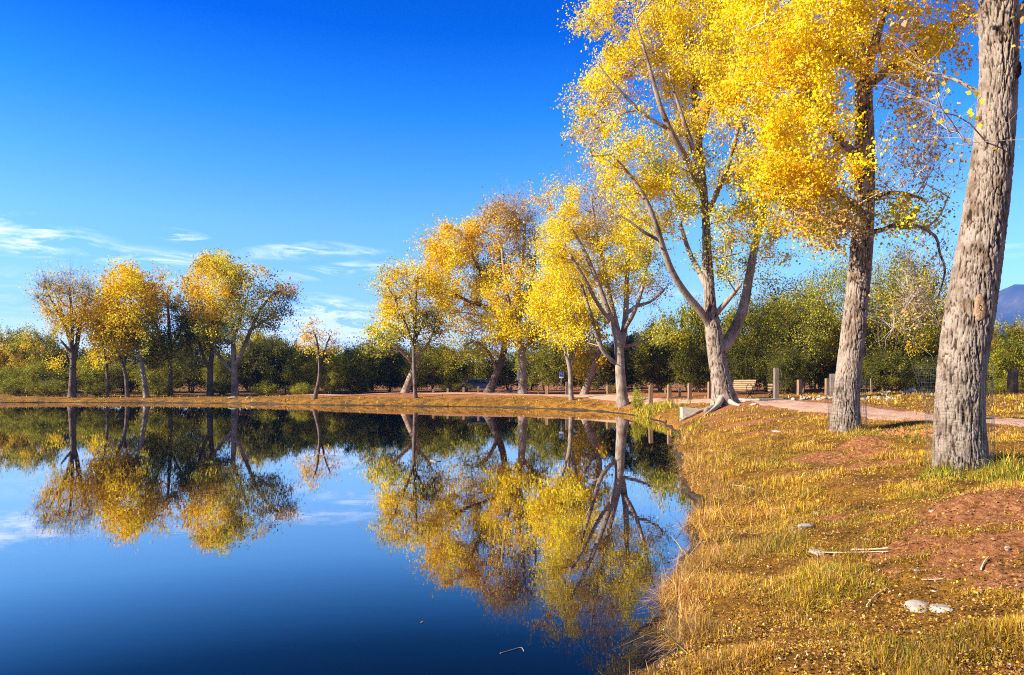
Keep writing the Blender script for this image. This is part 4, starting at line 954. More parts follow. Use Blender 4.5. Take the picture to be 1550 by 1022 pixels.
rock('stone',1237,779,15,'rock_pale','small upright pale stone above the flat oblong stone',group=gs,hratio=.5,seed=7)
rock('stone',1241,767,9,'rock_pale','tiny pale stone, highest of the three above the flat oblong stone',group=gs,seed=8)
rock('stone',1238,838,24,'rock_pale','dull pale stone half sunk in grass at the left end of the two dry sticks',group=gs,hratio=.35,seed=9)
rock('stone',1314,1010,17,'rock_pale','creamy white stone at the bottom edge of the bank',group=gs,hratio=.75,seed=10)
rock('stone',1426,1008,13,'rock_pale','small angular white stone at the bottom edge, right of the creamy one',group=gs,hratio=.6,seed=11)
rock('stone',1525,835,10,'rock_pale','small rounded white stone on the red dirt near the right edge',group=gs,hratio=.8,seed=12)
rock('stone',1146,738,7,'rock_pale','tiny white stone beside the short stick on the upper slope',group=gs,seed=13)
rock('stone',1066,788,10,'rock_pale','little pale stone at the grass edge close to the water',group=gs,seed=14)
rock('stone',1312,817,8,'rock_pale','tiny round white stone above the right ends of the two dry sticks',group=gs,seed=15)
rock('stone',1330,888,9,'rock_pale','tiny white stone left above the large pale grey rock',group=gs,seed=16)
rock('stone',1415,896,9,'rock_pale','tiny pale stone directly above the large pale grey rock',group=gs,seed=17)
rock('stone',1387,865,11,'rock_pale','small flat pale stone below the red dirt mound',group=gs,seed=18,hratio=.35)
rock('stone',1470,700,8,'rock_pale','tiny pale stone in green grass right at the foot of the nearest trunk',group=gs,seed=19)
rock('stone',1410,775,9,'rock_pale','tiny whitish stone in the green tuft below the nearest trunk',group=gs,seed=20)
rock('stone',1175,655,18,'rock_pale','flat pale stone on the upper golden slope below the tall post',group=gs,seed=21,hratio=.25,squash=.5)
rock('stone',1142,613,13,'rock','grey stone on the slope below the bench',group=gs,seed=22,hratio=.4)
# border of rocks behind the path
g = np.random.default_rng(5)
gb = 'rock border between the path and the brush'
nr = 0
def brock(px, py, w, D, mat=None):
    global nr
    nr += 1; mat = mat or ['rock','rock_pale','rock_red','rock'][g.integers(4)]
    side = 'left of the second large trunk' if px < 1275 else 'between the two large trunks'
    o = rock('border_rock', px, py, w, mat, 'one of the jumbled small rocks of the border '+side, 'rock', 'border rocks '+side, g.uniform(.55, .85), D=D, seed=200+nr, squash=g.uniform(.7, 1), sink=.3)
    return o
for px, w in ((1189,9),(1201,9),(1213,6),(1216,8),(1224,8),(1232,7),(1240,9),(1247,10),(1254,7),(1259,8)): brock(px, 0, w, 33.5+g.uniform(-.4, .4))
for k in range(11): brock(g.uniform(1204, 1262), 0, g.uniform(4, 7), 35+g.uniform(-.6, .8))
for k in range(30): brock(g.uniform(1300, 1362), 0, g.uniform(4, 8), 31+g.uniform(-1, 2.2))
for k in range(16): brock(g.uniform(1325, 1412), 0, g.uniform(4, 8), 35+g.uniform(-1, 2.5))
o = rock('rock', 1381,0,13,'rock_pale','largest and whitest rock of the border, left of the wire mesh flap','rock',None,.85,D=37.5,seed=60,sink=-.2)
o = rock('rock', 1370,0,9,'rock','grey rock leaning against the whitest rock of the border','rock',None,.7,D=37.2,seed=61,sink=0)
o = rock('rock', 1131,0,9,'rock_pale','small round pale rock under the bench','rock',None,.6,D=37,seed=62)
o = rock('rock', 1147,0,8,'rock_pale','small pale rock just right of the bench','rock',None,.6,D=37,seed=63)
# rubble near the picnic table and at the corner of the pond
rock('rock', 352,0,14,'rock','flat grey rock on the far bank just left of the picnic table','rock',None,.3,D=73.8,seed=64)
rock('rock', 376,0,8,'rock','small grey rock on the far bank right below the picnic table','rock',None,.5,D=72.8,seed=65)

# concrete pieces
def on(px, D): X = (px-HX)/F*D; return np.array([X, D, gz(X, D)])
p = on(1052, 33.5); m = MB()
A = [(-.62,-.25,-.35),(.62,-.35,-.45),(.70,.35,-.4),(-.62,.35,-.3)]; B_ = [(-.64,-.25,.24),(.50,-.32,.08),(.66,.33,.12),(-.62,.33,.24)]
m.add(np.array(A+B_), [[0,3,2,1],[4,5,6,7],[0,1,5,4],[1,2,6,5],[2,3,7,6],[3,0,4,7]])
o = m.build('concrete_block', M['concrete'], None, False, tuple(p)); tag(o, 'pale concrete block half buried in the bank left of the huge forked tree', 'block')
p = on(1165, 34.5); m = MB(); m.box((0,0,.02),(2.4,1.3,.16),rotz(-.25),.02)
tag(m.build('concrete_slab', M['concrete'], None, False, tuple(p)), 'thin pale concrete slab on the ground in front of the tall post', 'slab')
p = on(1132, 38.3); m = MB(); m.box((0,0,-.02),(2.3,1.5,.12),rotz(-.5),.02)
tag(m.build('concrete_pad', M['concrete'], None, False, tuple(p)), 'concrete pad under the wooden bench', 'pad')
for (x0, x1, y0, y1, D0, D1, r, lb) in ((1030,1075,625,605,31.8,32.4,.10,'weathered grey log lying on the slope in front of the concrete block'),(1068,1083,612,606,31.6,32.4,.12,'short dark log wedged between the concrete block and the huge trunk')):
    a = on(x0, D0); b = on(x1, D1); n = 9; t = np.linspace(0, 1, n)[:,None]; P_ = a*(1-t)+b*t; P_[:,2] = ground(P_[:,0], P_[:,1])+r*.6+.02*np.sin(np.arange(n)*1.7)
    m = MB(); m.tube(P_, np.linspace(r*.8, r, n), 9); tag(m.build('log', M['driftwood'], None, True), lb, 'log')
# exposed roots of the huge tree and of the corner tree (parts of the trees)
def root_part(tree, pts, D):
    P_ = []
    for px, dd, r, up in pts:
        q = on(px, D+dd); q[2] += up; P_.append([*(q-tree.b), r])
    P_ = smooth_line(np.array(P_), 2); m = MB(); m.tube(P_[:,:3], P_[:,3]*.62, 10); o = m.build('root', M['root'], tree.root, True); o['label'] = 'bare pale exposed root'
T3 = TREES['third']
root_part(T3, [(1092,-.35,.26,.35),(1087,-.9,.20,.12),(1080,-1.5,.15,.06),(1070,-2.3,.10,.03),(1062,-3.0,.05,0)], 33)
root_part(T3, [(1104,-.5,.2,.16),(1112,-.9,.13,.04),(1120,-1.2,.08,.0)], 33)

# ------------------------------------------------------------------ nearest trunk: knots, wire mesh
T1 = TREES['near']
def knot(tree, cx, py, Rpx, ang, rpx, label=None, name='knot', mat='bark', depth=.04, hollow=True, tall=1.25):
    """a healed branch scar: a low collar with a hollow, on the trunk surface at angle ang (0 faces the camera)"""
    dx = ang; c = tree.w(cx, py); front = Rpx*tree.D/F; r = rpx*tree.D/F; m = MB(); n = 26
    a = np.arange(n)/n*2*math.pi; prof = [(1.6,-.9,0),(1.3,.25,0),(1.05,.75,0),(.85,.6,0),(.6,.0,0),(.35,-.5,0)] if hollow else [(1.3,-.9,0),(1.15,.1,0),(.95,.45,0),(.7,.4,0),(.5,.5,0),(.3,.42,0)]
    V = []
    for s_, u, _ in prof:
        wob = 1+.22*vnoise(np.cos(a)*1.7, np.sin(a)*1.7, s_*2+py, 8)+.08*vnoise(np.cos(a)*6, np.sin(a)*6, s_*5+py, 9)
        V.append(np.stack([np.cos(a)*r*s_*wob, -(u*depth)*(1+.4*vnoise(np.cos(a)*3, np.sin(a)*3, s_*2, 11))-(1-np.cos(np.clip(np.cos(a)*r*s_*wob/front, -1.2, 1.2)))*-front, np.sin(a)*r*s_*tall*wob], -1))
    V = np.array(V); k = len(prof); ii = (np.arange(k-1)[:,None]*n+np.arange(n)[None,:]).ravel(); jj = (np.arange(k-1)[:,None]*n+((np.arange(n)+1) % n)[None,:]).ravel()
    V = V.reshape(-1, 3); e = len(V); V = np.vstack([V, [0, (.5 if hollow else -.45)*depth, 0]])
    kk = np.arange(n); t = np.stack([(k-1)*n+kk, np.full(n, e), (k-1)*n+(kk+1) % n], -1)
    m.add(V@rotz(dx).T+c+np.array([math.sin(dx), -math.cos(dx), 0])*front, np.stack([ii, jj, jj+n, ii+n], -1), t)
    o = m.build(name, M[mat], tree.root, True)
    if label: o['label'] = label
M['scar'] = noisy('scar_wood', (.26,.14,.065), (.46,.29,.17), 22, .85, .8)
M['hole'] = noisy('knot_hole', (.008,.005,.004), (.05,.028,.016), 14, .95, .8)
knot(T1, 1513, 113, 25, .62, 7, 'dark knot hole', 'knot', 'hole', .035)
knot(T1, 1467, 470, 32.5, -.1, 6.5, 'raw orange bark scar', 'scar', 'scar', .012, False, 2.3)
# galvanised wire mesh loosely wrapped round the lower trunk
def cage(px, D, z0, z1, rad, label, flare_side, step=.05, wr=.0012, spread=1.0, cols=None, tilt=(0,0)):
    X = (px-HX)/F*D; z = gz(X, D); root = None; m = MB()
    nc = cols or int(2*math.pi*rad/step); nz = int((z1-z0)/step)
    th = np.arange(nc)/nc*2*math.pi; zz = np.linspace(z0, z1, nz)
    TH, ZZ = np.meshgrid(th, zz); rr = rad*(1+.05*np.sin(TH*3)+.03*np.sin(ZZ*5+TH))
    ang = np.abs((TH-flare_side+math.pi) % (2*math.pi)-math.pi)
    rr = rr+np.exp(-(ang/.45)**2)*np.clip((ZZ-(z0+(z1-z0)*.55))/(z1-z0), 0, 1)*.55*spread
    rr = rr*(1+.01*np.sin(TH*11+ZZ*13))
    V = np.stack([X+rr*np.cos(TH)+tilt[0]*ZZ, D+rr*np.sin(TH)+tilt[1]*ZZ, z+ZZ], -1)
    for k in range(nc): m.tube(V[:,k], wr, 3, False)
    for k in range(nz):
        L_ = np.vstack([V[k], V[k][:1]]); m.tube(L_, wr, 3, False)
    o = m.build('wire_cage', M['wire'], None, True); tag(o, label, 'wire mesh'); return o
cage(1454, 10.7, .0, 1.5, .43, 'grey wire mesh wrapped round the foot of the nearest trunk with a loose flap', math.pi*.98)
cage(1283, 17.6, .0, 1.3, .425, 'thin wire mesh sleeve round the foot of the second large trunk', 0, .08, .0025, .15)

# ------------------------------------------------------------------ posts
gp = 'short wooden bollards along the far side of the path'
def post(px, ytop, ybase, wpx, label, mat='post', group=gp, cat='bollard', D=None, name='bollard', rnd=False):
    D = D or 52
    X = (px-HX)/F*D; z = gz(X, D); zt = HC+(HY-ytop)/F*D; w = wpx*D/F; h = zt-z+.15
    m = MB(); lean = random.uniform(-.03, .03)
    if rnd: m.tube([(0,0,-.15),(0,0,h*.5),(lean*h,0,h-.17),(lean*h,0,h-.15)], [w/2*1.05,w/2,w/2*.96,w/2*.8], 12)
    else: m.box((0,0,h/2-.15),(w,w*.9,h),roty(lean)@rotz(random.uniform(-.3, .3)),w*.07)
    tag(m.build(name, M[mat], None, rnd, (X, D, z)), label, cat, group)
for a in [(645,595,599,3,'low stub of a bollard far right of the slim tree',70),(656,589.5,599,3.6,'brown bollard just right of the slim tree',70),(678,588,598,3.2,'weathered bollard below the olive mesquite, third from the slim tree',71),
          (702,586.5,598,3.2,'brown bollard in front of the left end of the blue car',71),(724,585,597,3.4,'bollard in front of the blue parked car door',71),(755,592,597,3,'short pale stump right behind the dark leaning trunk',71),
          (773,585,597,4.6,'pale split-topped bollard between the two golden trees',70),(815,592,598,2.6,'small low stub right of the tree with purplish top twigs',66),(828,584.5,598,4.6,'pale bollard lit on both edges below the blue parking sign',65),
          (858,578,598,3.6,'thin grey round-topped post behind the forked sapling',64),(921,583.5,597.5,5,'pale bollard just left of the many-limbed tree',60),(985,583,598,6,'reddish brown bollard right of the many-limbed tree',47),
          (1013,583,598,5.6,'bollard second to the right of the many-limbed tree',46),(1029,586,598,3.2,'thin grey post between two brown bollards left of the huge tree',50),(1044,580.5,598,5.2,'brown bollard in front of the dark brush, third right of the many-limbed tree',45),
          (1074,578,598,5.2,'brown bollard touching the left side of the huge forked trunk',44),(1210,575,592,6,'thick brown bollard right of the tall post',40),(1252,573,592,5.6,'bollard nearly touching the second large trunk',39),
          (1007,588,598,3,'dark stub in the brush right of the many-limbed tree',54)]:
    post(a[0], a[1], a[2], a[3], a[4], 'post_old' if ('grey' in a[4] or 'weathered' in a[4]) else 'post', D=a[5])
for px, yt in ((508,597),(553,596),(568,595.5),(583,594.5),(637,594)):
    post(px, yt, 599, 2.6, 'small pale bollard stub between the small orange tree and the slim tree', 'post_old', 'pale stubs along the far bank', D=80)
post(397,590,599,2.8,'lone pale square stub right of the picnic table','post_old',None,D=79)
post(1175,557,601,7,'tall square weathered post right of the bench','post_old',None,'post',36,'post')
post(1533,559,598,14,'stout dark brown post at the right edge beyond the path','post_dark',None,'post',36,'post',True)
post(1319,573,588,2.2,'slim grey post among the rocks right of the second trunk','post_old',None,'post',42,'post')
post(1261,566,590,9,'broad grey board post behind the left side of the second large trunk','post_old',None,'post',38,'post')
# stacked timber beside the tall post
p = on(1169, 38); root = empty('timber_stack', p); tag(root, 'narrow stack of horizontal timbers just left of the tall post', 'timber stack')
for k in range(5):
    m = MB(); m.box((random.uniform(-.01, .01),0,.07+k*.15),(.24,.7,.085),rotz(random.uniform(-.05, .05)),.008); m.build('timber', M['post'], root)
m = MB()
for sx in (-.07,.07): m.box((sx,-.22,.36),(.04,.04,.74)); m.box((sx,.22,.36),(.04,.04,.74))
m.build('upright', M['post_dark'], root)

# ------------------------------------------------------------------ bench
p = on(1118, 38.0); br = empty('park_bench', p+np.array([0,0,.04]), 0); tag(br, 'yellow slatted wooden bench with round black iron arms beside the huge forked tree', 'bench')
br.rotation_euler = (0,0,math.atan2(-.91,.42))   # local +X along the bench, +Y the back
bb = MB(); L_ = 1.65
for k in range(5): bb.box((0,-.22+k*.105,.44+.004*abs(k-2)),(L_,.088,.036),None,.006)
bb.build('seat', M['slat'], br)
bb = MB()
for k in range(5): bb.box((0,.27+k*.037,.56+k*.105),(L_,.03,.09),rotx(-.33),.006)
bb.build('backrest', M['slat'], br)
for sx in (-1, 1):
    x = sx*(L_/2-.05)
    a = np.linspace(0, 2*math.pi, 25)[:-1]; m = MB(); P_ = np.stack([np.full(24, x), .02+np.cos(a)*.20, .62+np.sin(a)*.19], 1); P_ = np.vstack([P_, P_[:2]])
    m.tube(P_, .017, 8, False); m.build('armrest', M['iron'], br, True)
    m = MB(); m.tube([(x,-.24,.0),(x,-.12,.14),(x,0,.24),(x,.12,.33),(x,.20,.44),(x,.44,1.02)], .021, 8); m.tube([(x,.36,.0),(x,.22,.14),(x,.05,.24),(x,-.12,.33),(x,-.26,.43)], .021, 8)
    m.tube([(x,-.28,.425),(x,.25,.425)], .018, 8); m.tube([(x,-.30,.01),(x,-.18,.01)], .02, 8); m.tube([(x,.30,.01),(x,.42,.01)], .02, 8)
    m.build('leg', M['iron'], br, True)
m = MB(); m.tube([(-L_/2+.05,.05,.24),(L_/2-.05,.05,.24)], .012, 6); m.build('stretcher', M['iron'], br, True)

# ------------------------------------------------------------------ picnic table
p = on(370, 76.5); pt = empty('picnic_table', p, .25); tag(pt, 'dark picnic table on the far bank under the pale forked tree', 'picnic table')
m = MB()
for k in range(5): m.box((0,-.3+k*.15,.75),(1.9,.135,.04))
m.build('tabletop', M['post_old'], pt)
for sy in (-.68,.68):
    m = MB(); m.box((0,sy-.07,.45),(1.9,.13,.04)); m.box((0,sy+.07,.45),(1.9,.13,.04)); m.build('seat', M['post_old'], pt)
for sx in (-.65,.65):
    m = MB(); m.box((sx,-.32,.36),(.04,.09,.82),rotx(-.42)); m.box((sx,.32,.36),(.04,.09,.82),rotx(.42)); m.box((sx+.05,0,.40),(.04,1.5,.09)); m.box((sx+.05,0,.705),(.04,.7,.05)); m.build('leg', M['post_dark'], pt)

# ------------------------------------------------------------------ parking signs
def sign(px, py, D, hm, blue, label):
    p = on(px, D); zc = HC+(HY-py)/F*D-p[2]; s = empty('parking_sign', p); tag(s, label, 'sign')
    m = MB(); m.tube([(0,.03,-.1),(0,.03,zc+hm/2)], .03, 8); m.build('pole', M['sign_post'], s, True)
    w = .33
    m = MB(); m.box((0,0,zc),(w+.07,.02,hm+.05)); pl = m.build('plate', M['sign_white'], s)
    m = MB(); fc = M['sign_blue'] if blue else M['sign_white']; sy = M['sign_white'] if blue else M['sign_blue']
    m.box((0,-.014,zc+(.05 if blue else 0)),(w,.006,hm-(.08 if blue else .04))); m.build('panel', fc, pl)
    # wheelchair symbol
    m = MB(); a = np.linspace(-2.6, 1.2, 16); z0 = zc+.02
    m.tube(np.stack([.09*np.cos(a)-.01, np.full(16, -.022), z0-.08+.09*np.sin(a)], 1), .016, 5, False)
    m.tube([(-.03,-.022,z0+.12),(-.02,-.022,z0-.02),(.05,-.022,z0-.02),(.09,-.022,z0-.13)], .016, 5); m.tube([(-.03,-.022,z0+.05),(.05,-.022,z0+.05)], .012, 5)
    m.tube([(-.03,-.03,z0+.17),(-.03,-.014,z0+.17)], .03, 10); m.build('wheelchair_symbol', sy, pl)
sign(785.5,570,69,.66,False,'white accessible parking sign with a blue wheelchair symbol, left of a tall golden tree trunk')
sign(849.5,567.5,66,.54,True,'blue accessible parking sign with a white wheelchair symbol, left of the forked sapling')

# ------------------------------------------------------------------ parked blue car behind the bollards
def car(px, D, label, rz):
    p = on(px, D); c = empty('parked_car', p, rz); tag(c, label, 'car')
    # side profile (x, z) extruded in y with tumblehome
    prof = [(-2.15,.38),(-2.2,.62),(-2.12,.86),(-1.35,.95),(-.75,1.42),(.75,1.46),(1.45,.98),(2.05,.88),(2.2,.66),(2.15,.36)]
    ys = [(-.86,1.0),(-.9,.985),(0,1.01),(.9,.985),(.86,1.0)]
    m = MB(); V = []
    for y, sc in [(-.88,.97),(-.80,1.0),(.80,1.0),(.88,.97)]:
        for x, z in prof:
            inn = 1-.16*max(0, z-.9)/.5; V.append((x*sc, y*inn, .36+(z-.36)*(.985 if abs(y) > .85 else 1)))
    n = len(prof); q_ = []
    for k in range(3):
        for j in range(n): q_.append([k*n+j, k*n+(j+1) % n, (k+1)*n+(j+1) % n, (k+1)*n+j])
    V = np.array(V); e = len(V); cc = np.array([[0,-.885,.8],[0,.885,.8]]); V = np.vstack([V, cc]); t_ = []
    for j in range(n): t_.append([(j+1) % n, j, e]); t_.append([3*n+j, 3*n+(j+1) % n, e+1])
    m.add(V, q_, t_); m.build('body', M['car_paint'], c, False)
    for sy in (-1, 1):
        for (x0, x1) in ((-1.02,-.05),(.03,.98)):
            m = MB(); v = [(x0-.0,.8*sy,.99),(x1,.8*sy,.99),(x1-(.28 if x1 > .5 else 0),.765*sy,1.37),(x0+(.36 if x0 < -.5 else 0),.765*sy,1.36)]
            v = np.array(v); v[:,1] = [sy*(.885-.0),sy*.885,sy*.79,sy*.79]; m.add(np.vstack([v, v-[0,sy*.02,0]]), [[0,1,2,3],[4,5,6,7],[0,1,5,4],[1,2,6,5],[2,3,7,6],[3,0,4,7]]); m.build('window', M['car_glass'], c)
        for x in (-1.35,1.35):
            m = MB(); m.tube([(x,sy*.72,.33),(x,sy*.91,.33)], .33, 24); w_ = m.build('wheel', M['tyre'], c, True)
            m = MB(); m.tube([(x,sy*.905,.33),(x,sy*.925,.33)], .19, 16); m.build('rim', M['rim'], w_, True)
        m = MB(); m.box((-2.17,sy*.62,.70),(.05,.34,.13),None,.02); m.build('headlight', M['lamp'], c)
    m = MB(); m.add([(-1.33,-.72,.98),(-1.33,.72,.98),(-.79,.66,1.40),(-.79,.66,1.40),(-.79,-.66,1.40)], [[0,1,2,4]]); m.build('windscreen', M['car_glass'], c)
car(722, 82, 'blue parked car half hidden by mesquite behind the bollards', .12)

# ------------------------------------------------------------------ sticks, reeds, floating bits
def stick(pxs, r0, r1, label, mat='stick', name='stick', cat='stick', lift=.02, group=None, zs=None):
    P_ = []
    for k, (px, py) in enumerate(pxs):
        if zs is None: h = hit(px, py); h[2] += lift
        else:
            D = F*(HC-zs[k])/(py-HY); h = np.array([(px-HX)/F*D, D, zs[k]])
        P_.append(h)
    P_ = smooth_line(np.array(P_), 2); m = MB(); m.tube(P_, np.linspace(r0, r1, len(P_)), 7)
    tag(m.build(name, M[mat], None, True), label, cat, group)
stick([(1220,839),(1280,841),(1345,838)], .007, .004, 'long dry stick lying lower of two on the trodden bank')
stick([(1290,836),(1325,835),(1345,834)], .009, .006, 'pale thicker stick lying just above the long dry stick')
stick([(1108,736),(1135,740),(1153,749)], .006, .012, 'short pale stick on the upper slope near the water')
stick([(1312,922),(1325,905),(1345,893)], .005, .003, 'thin stem lying slantwise left of the large pale rock')
stick([(1327,993),(1345,990),(1362,985)], .008, .005, 'bleached twig at the bottom of the bank left of the white stones')
stick([(1395,882),(1412,884),(1428,880)], .005, .003, 'curved bleached twig above the large pale rock')
stick([(1485,868),(1490,855),(1497,848)], .008, .004, 'upturned pale bark chip on the red dirt')
stick([(1020,890),(1030,865),(1045,840),(1064,817)], .022, .009, 'grey driftwood branch slanting from the water onto the bank', 'driftwood', 'driftwood_branch', 'branch', zs=[-.02,.05,.10,.16])
stick([(1042,990),(1023,972),(1004,953)], .006, .004, 'single yellow-green reed stem leaning over the water', 'reed', 'reed_stem', 'reed', zs=[.14,.22,.34])
stick([(652,697),(659,699),(667,698)], .02, .014, 'small dark stick floating on the open water', 'driftwood', 'floating_stick', zs=[.005,.008,.004])
stick([(757,989),(775,984),(790,979),(793,986)], .004, .003, 'faint thin twig floating low in the open water', 'driftwood', 'floating_twig', zs=[.002,.003,.003,.002])
def floatleaf(px, py, label, s=.05):
    D = F*HC/(py-HY); X = (px-HX)/F*D; m = MB()
    a = np.linspace(0, 2*math.pi, 11)[:-1]; r = s*(1+.25*np.cos(a))
    v = np.stack([r*np.cos(a), r*.7*np.sin(a), .006+.006*np.cos(a*2)], 1); v = np.vstack([v, [[0,0,.004]], v-[0,0,.003], [[0,0,.001]]])
    t = [[k, (k+1) % 10, 10] for k in range(10)]+[[11+(k+1) % 10, 11+k, 21] for k in range(10)]; m.add(v, None, t)
    tag(m.build('floating_leaf', M['slat'], None, True, (X, D, 0)), label, 'leaf')
floatleaf(1010, 862, 'yellow leaf floating beside the driftwood branch', .035)
floatleaf(637, 942, 'lone tiny leaf floating on the deep blue water', .015)
# red soil clods on the gopher mounds
g = np.random.default_rng(91)
def clods(n, cx, cy, rx, ry, s0, s1, label):
    base = rock_mesh('clod', (1,1,1), 400, M['clod'], .75); m = MB(); nv = np.array([v.co[:] for v in base.vertices]); fq = np.array([list(p_.vertices) for p_ in base.polygons])
    for k in range(n):
        x = cx+g.normal(0, rx); y = cy+g.normal(0, ry); s = g.uniform(s0, s1); m.add(nv*s@rotz(g.uniform(0, 6)).T@rotx(g.uniform(0, 3)).T+[x, y, gz(x, y)+s*.2], fq)
    o = m.build('clod_rubble', M['clod'], None, True); tag(o, label, None, None, 'stuff')
clods(110, 8.55, 15.9, .38, .28, .015, .06, 'crumbly red soil clods at the foot of the second large trunk')
clods(110, 9.0, 14.9, .5, .26, .015, .07, 'crumbly red soil clods on the mound right below the second trunk')
clods(130, 5.8, 8.0, .65, .35, .008, .03, 'crumbly red soil on the bare mound low at the right')

# ------------------------------------------------------------------ mountain
def mountain():
    D = 2600.0; n, m_ = 260, 70
    xs = np.linspace(-900, 4200, n); ys = np.linspace(D-900, D+1400, m_)
    X, Y = np.meshgrid(xs, ys)
    px = HX+F*xs/D
    prof = np.interp(px, [300,600,860,950,985,1000,1040,1100,1200,1300,1400,1460,1500,1512,1530,1550,1600,1700,1900,2400], [585,580,540,505,492,494,505,520,515,500,488,475,458,442,428,426,424,440,470,560])
    ht = (HY-prof)/F*D
    ridge = np.exp(-((Y-D)/np.where(Y < D, 520, 800))**2)
    Z = ht[None,:]*ridge*(1+.0*X)
    er = np.abs(fbm(X/260, Y/330, 0, 61, 5)); Z = Z*(1-.32*er*np.clip(np.abs(Y-D)/250, 0, 1))+fbm(X/60, Y/60, 0, 62, 4)*7*(Z > 5)-8
    i = (np.arange(m_-1)[:,None]*n+np.arange(n-1)[None,:]).ravel()
    mt, nt, N, L = newmat('mountain_slopes'); tc = nn(nt, 'ShaderNodeTexCoord'); a = nn(nt, 'ShaderNodeTexNoise', i_Scale=.006, i_Detail=8, i_Roughness=.7); L.new(tc.outputs['Object'], a.inputs['Vector'])
    r = ramp(nt, [(.35, (.02,.03,.025)), (.55, (.05,.05,.04)), (.75, (.15,.11,.08))]); p = nn(nt, 'ShaderNodeBsdfPrincipled', i_Roughness=1.0); o = nn(nt, 'ShaderNodeOutputMaterial')
    L.new(a.outputs['Fac'], r.inputs[0]); L.new(r.outputs[0], p.inputs['Base Color']); L.new(p.outputs[0], o.inputs[0])
    tag(link('mountain', mesh_from('mountain', np.stack([X, Y, Z], -1).reshape(-1, 3), [np.stack([i, i+1, i+n+1, i+n], -1)], [mt], True)), 'flat-topped blue mountain far beyond the trees', None, None, 'structure')
mountain()
HAZE = True
if HAZE:
    m = MB(); m.box((600,1500,196),(6400,6400,420)); mt, nt, N, L = newmat('haze')
    v = nn(nt, 'ShaderNodeVolumePrincipled'); v.inputs['Color'].default_value = (.02,.26,1,1); v.inputs['Density'].default_value = .00016
    v.inputs['Anisotropy'].default_value = 0.0
    o = nn(nt, 'ShaderNodeOutputMaterial'); L.new(v.outputs[0], o.inputs['Volume'])
    tag(m.build('haze', mt), 'thin blue haze over the far hills', None, None, 'stuff')

# ------------------------------------------------------------------ light, sky, camera
SUN_AZ, SUN_EL = R(180+76), R(28)     # azimuth clockwise from +Y (view direction)
sd = Vector((math.sin(SUN_AZ)*math.cos(SUN_EL), math.cos(SUN_AZ)*math.cos(SUN_EL), math.sin(SUN_EL)))
sl = bpy.data.lights.new('sun', 'SUN'); sl.energy = 5.0; sl.angle = R(.53); sl.color = (1, .92, .78)
so = bpy.data.objects.new('sun', sl); COL.objects.link(so); so.rotation_euler = (-sd).to_track_quat('-Z', 'Y').to_euler()
w = bpy.data.worlds.new('World'); S.world = w; w.use_nodes = True; nt = w.node_tree; nt.nodes.clear(); L = nt.links
sky = nn(nt, 'ShaderNodeTexSky', sky_type='NISHITA', sun_disc=False, sun_elevation=SUN_EL, sun_rotation=SUN_AZ, altitude=1000.0, air_density=1.0, dust_density=.3, ozone_density=2.5)
geo = nn(nt, 'ShaderNodeTexCoord'); sep = nn(nt, 'ShaderNodeSeparateXYZ'); L.new(geo.outputs['Generated'], sep.inputs[0])
def mth(op, a, b=None, c=None, clamp=False):
    n = nt.nodes.new('ShaderNodeMath'); n.operation = op; n.use_clamp = clamp
    for k, v in enumerate((a, b, c)):
        if v is None: continue
        if isinstance(v, (int, float)): n.inputs[k].default_value = v
        else: L.new(v, n.inputs[k])
    return n.outputs[0]
X_, Y_, Z_ = sep.outputs[0], sep.outputs[1], sep.outputs[2]
hs = nn(nt, 'ShaderNodeHueSaturation', i_Saturation=1.22, i_Value=1.0); L.new(sky.outputs[0], hs.inputs['Color'])
# a polarised look: the blue deepens quickly with height
el = mth('MAXIMUM', Z_, 0.0)
gr = ramp(nt, [(0, (1.6,1.50,1.42)), (.12, (1.45,1.46,1.42)), (.207, (1.30,1.46,1.50)), (.27, (.80,1.28,1.60)), (.344, (.26,.99,1.72)), (.434, (.0,.52,1.56)), (.6, (.0,.25,1.0)), (1.0, (.0,.15,.6))]); L.new(el, gr.inputs[0])
mul = nn(nt, 'ShaderNodeMix', data_type='RGBA', blend_type='MULTIPLY'); mul.inputs[0].default_value = 1.0
L.new(hs.outputs[0], mul.inputs[6]); L.new(gr.outputs[0], mul.inputs[7])
# thin wisps of cloud, each a patch of the sky dome with its own place, size and slant
az = mth('ARCTAN2', X_, Y_); ele = mth('ARCSINE', Z_)
comb = nn(nt, 'ShaderNodeCombineXYZ'); L.new(az, comb.inputs[0]); L.new(ele, comb.inputs[1])
total = None
WISPS = [(60,358,110,22,.10,.9),(20,372,60,12,.0,.8),(275,358,34,8,.05,.9),(240,392,90,14,.05,.7),(455,380,70,10,-.10,.95),(560,382,45,7,.0,.6),(525,408,85,9,-.14,.95),(330,405,70,16,.1,.5),
         (525,478,60,18,.25,2.2),(560,498,60,12,.1,1.8),(440,492,70,20,.0,2.4),(40,460,120,28,.05,.55),(200,430,160,22,.0,.35),(685,515,60,20,0,2.2),(480,520,130,22,0,1.2),(620,470,60,14,0,.35),(110,520,160,26,0,.6),(1000,440,70,10,.1,.4),(1530,380,40,10,.1,.35)]
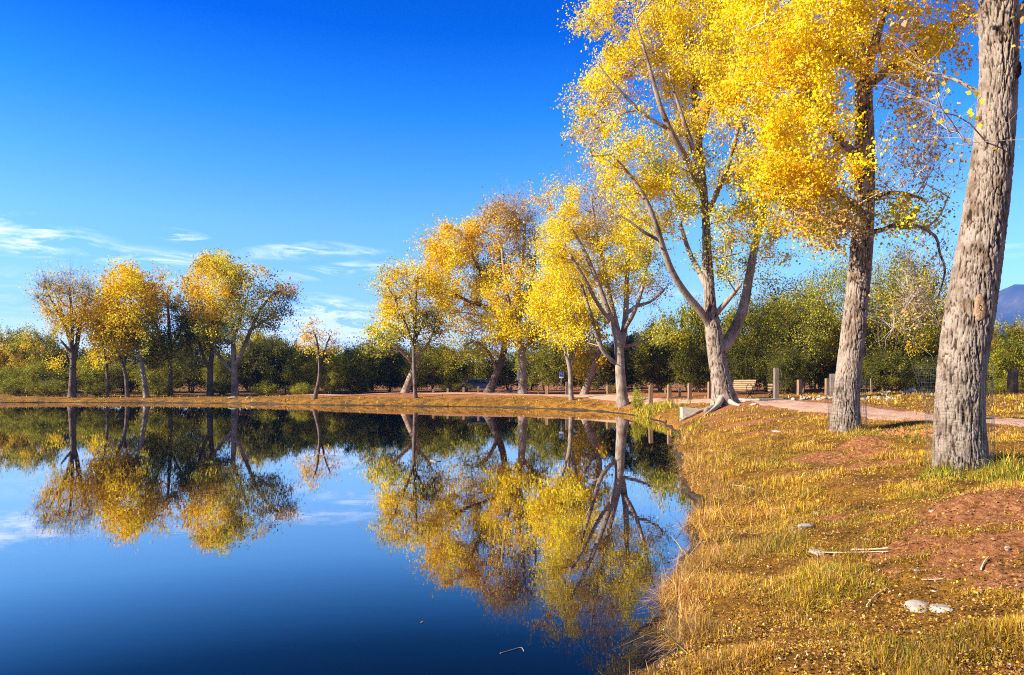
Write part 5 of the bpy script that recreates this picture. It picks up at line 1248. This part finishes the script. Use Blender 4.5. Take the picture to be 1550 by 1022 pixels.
for k, (px, py, rx, ry, sl_, amp) in enumerate(WISPS):
    a0 = math.atan2(px-HX, F); e0 = math.atan2((HY-py)*math.cos(a0), F); ca = math.cos(a0)
    mp = nn(nt, 'ShaderNodeMapping'); mp.inputs['Location'].default_value = (-a0, -e0, 0); L.new(comb.outputs[0], mp.inputs[0])
    mp2 = nn(nt, 'ShaderNodeMapping'); mp2.inputs['Rotation'].default_value = (0, 0, sl_); mp2.inputs['Scale'].default_value = (1, 1, 1); L.new(mp.outputs[0], mp2.inputs[0])
    mp3 = nn(nt, 'ShaderNodeMapping'); mp3.inputs['Scale'].default_value = (F/(rx*1.5*ca*ca), F/(ry*1.6*ca), 1); L.new(mp2.outputs[0], mp3.inputs[0])
    ln = nn(nt, 'ShaderNodeVectorMath', operation='LENGTH'); L.new(mp3.outputs[0], ln.inputs[0])
    f = mth('SUBTRACT', 1.0, ln.outputs['Value'], clamp=True); f = mth('MULTIPLY', f, amp*1.3)
    total = f if total is None else mth('ADD', total, f)
cm = nn(nt, 'ShaderNodeMapping'); cm.inputs['Rotation'].default_value = (0,0,-.12); cm.inputs['Scale'].default_value = (9, 46, 1); L.new(comb.outputs[0], cm.inputs[0])
cn = nn(nt, 'ShaderNodeTexNoise', i_Scale=1.0, i_Detail=9, i_Roughness=.66, i_Distortion=1.1); L.new(cm.outputs[0], cn.inputs['Vector'])
nr_ = mth('MULTIPLY', mth('SUBTRACT', cn.outputs['Fac'], .44, clamp=True), 4.6)
cf = mth('MULTIPLY', mth('MULTIPLY', total, nr_), .85, clamp=True); cf = mth('MINIMUM', cf, .68)
cl = nn(nt, 'ShaderNodeMix', data_type='RGBA'); L.new(cf, cl.inputs[0]); L.new(mul.outputs[2], cl.inputs[6]); cl.inputs[7].default_value = (11.0, 11.0, 11.2, 1)
bg = nn(nt, 'ShaderNodeBackground', i_Strength=.065); L.new(cl.outputs[2], bg.inputs[0])
ow = nn(nt, 'ShaderNodeOutputWorld'); L.new(bg.outputs[0], ow.inputs[0])
w.cycles.sampling_method = 'MANUAL'; w.cycles.sample_map_resolution = 512

cd = bpy.data.cameras.new('camera'); co = bpy.data.objects.new('camera', cd); COL.objects.link(co); S.camera = co
co.location = (0, 0, HC); co.rotation_euler = (R(90), 0, 0)
cd.sensor_width = 36; cd.lens = 36*F/1550; cd.shift_y = (HY-511)/1550; cd.clip_start = .1; cd.clip_end = 20000
S.view_settings.view_transform = 'Standard'; S.view_settings.look = 'None'; S.view_settings.gamma = 1; S.view_settings.exposure = 1.46
S.render.resolution_x = 1024; S.render.resolution_y = 675
S.cycles.use_denoising = False; S.cycles.filter_width = 1.1; S.cycles.max_bounces = 8; S.cycles.transparent_max_bounces = 8; S.cycles.volume_bounces = 0
S.cycles.caustics_reflective = False; S.cycles.caustics_refractive = False
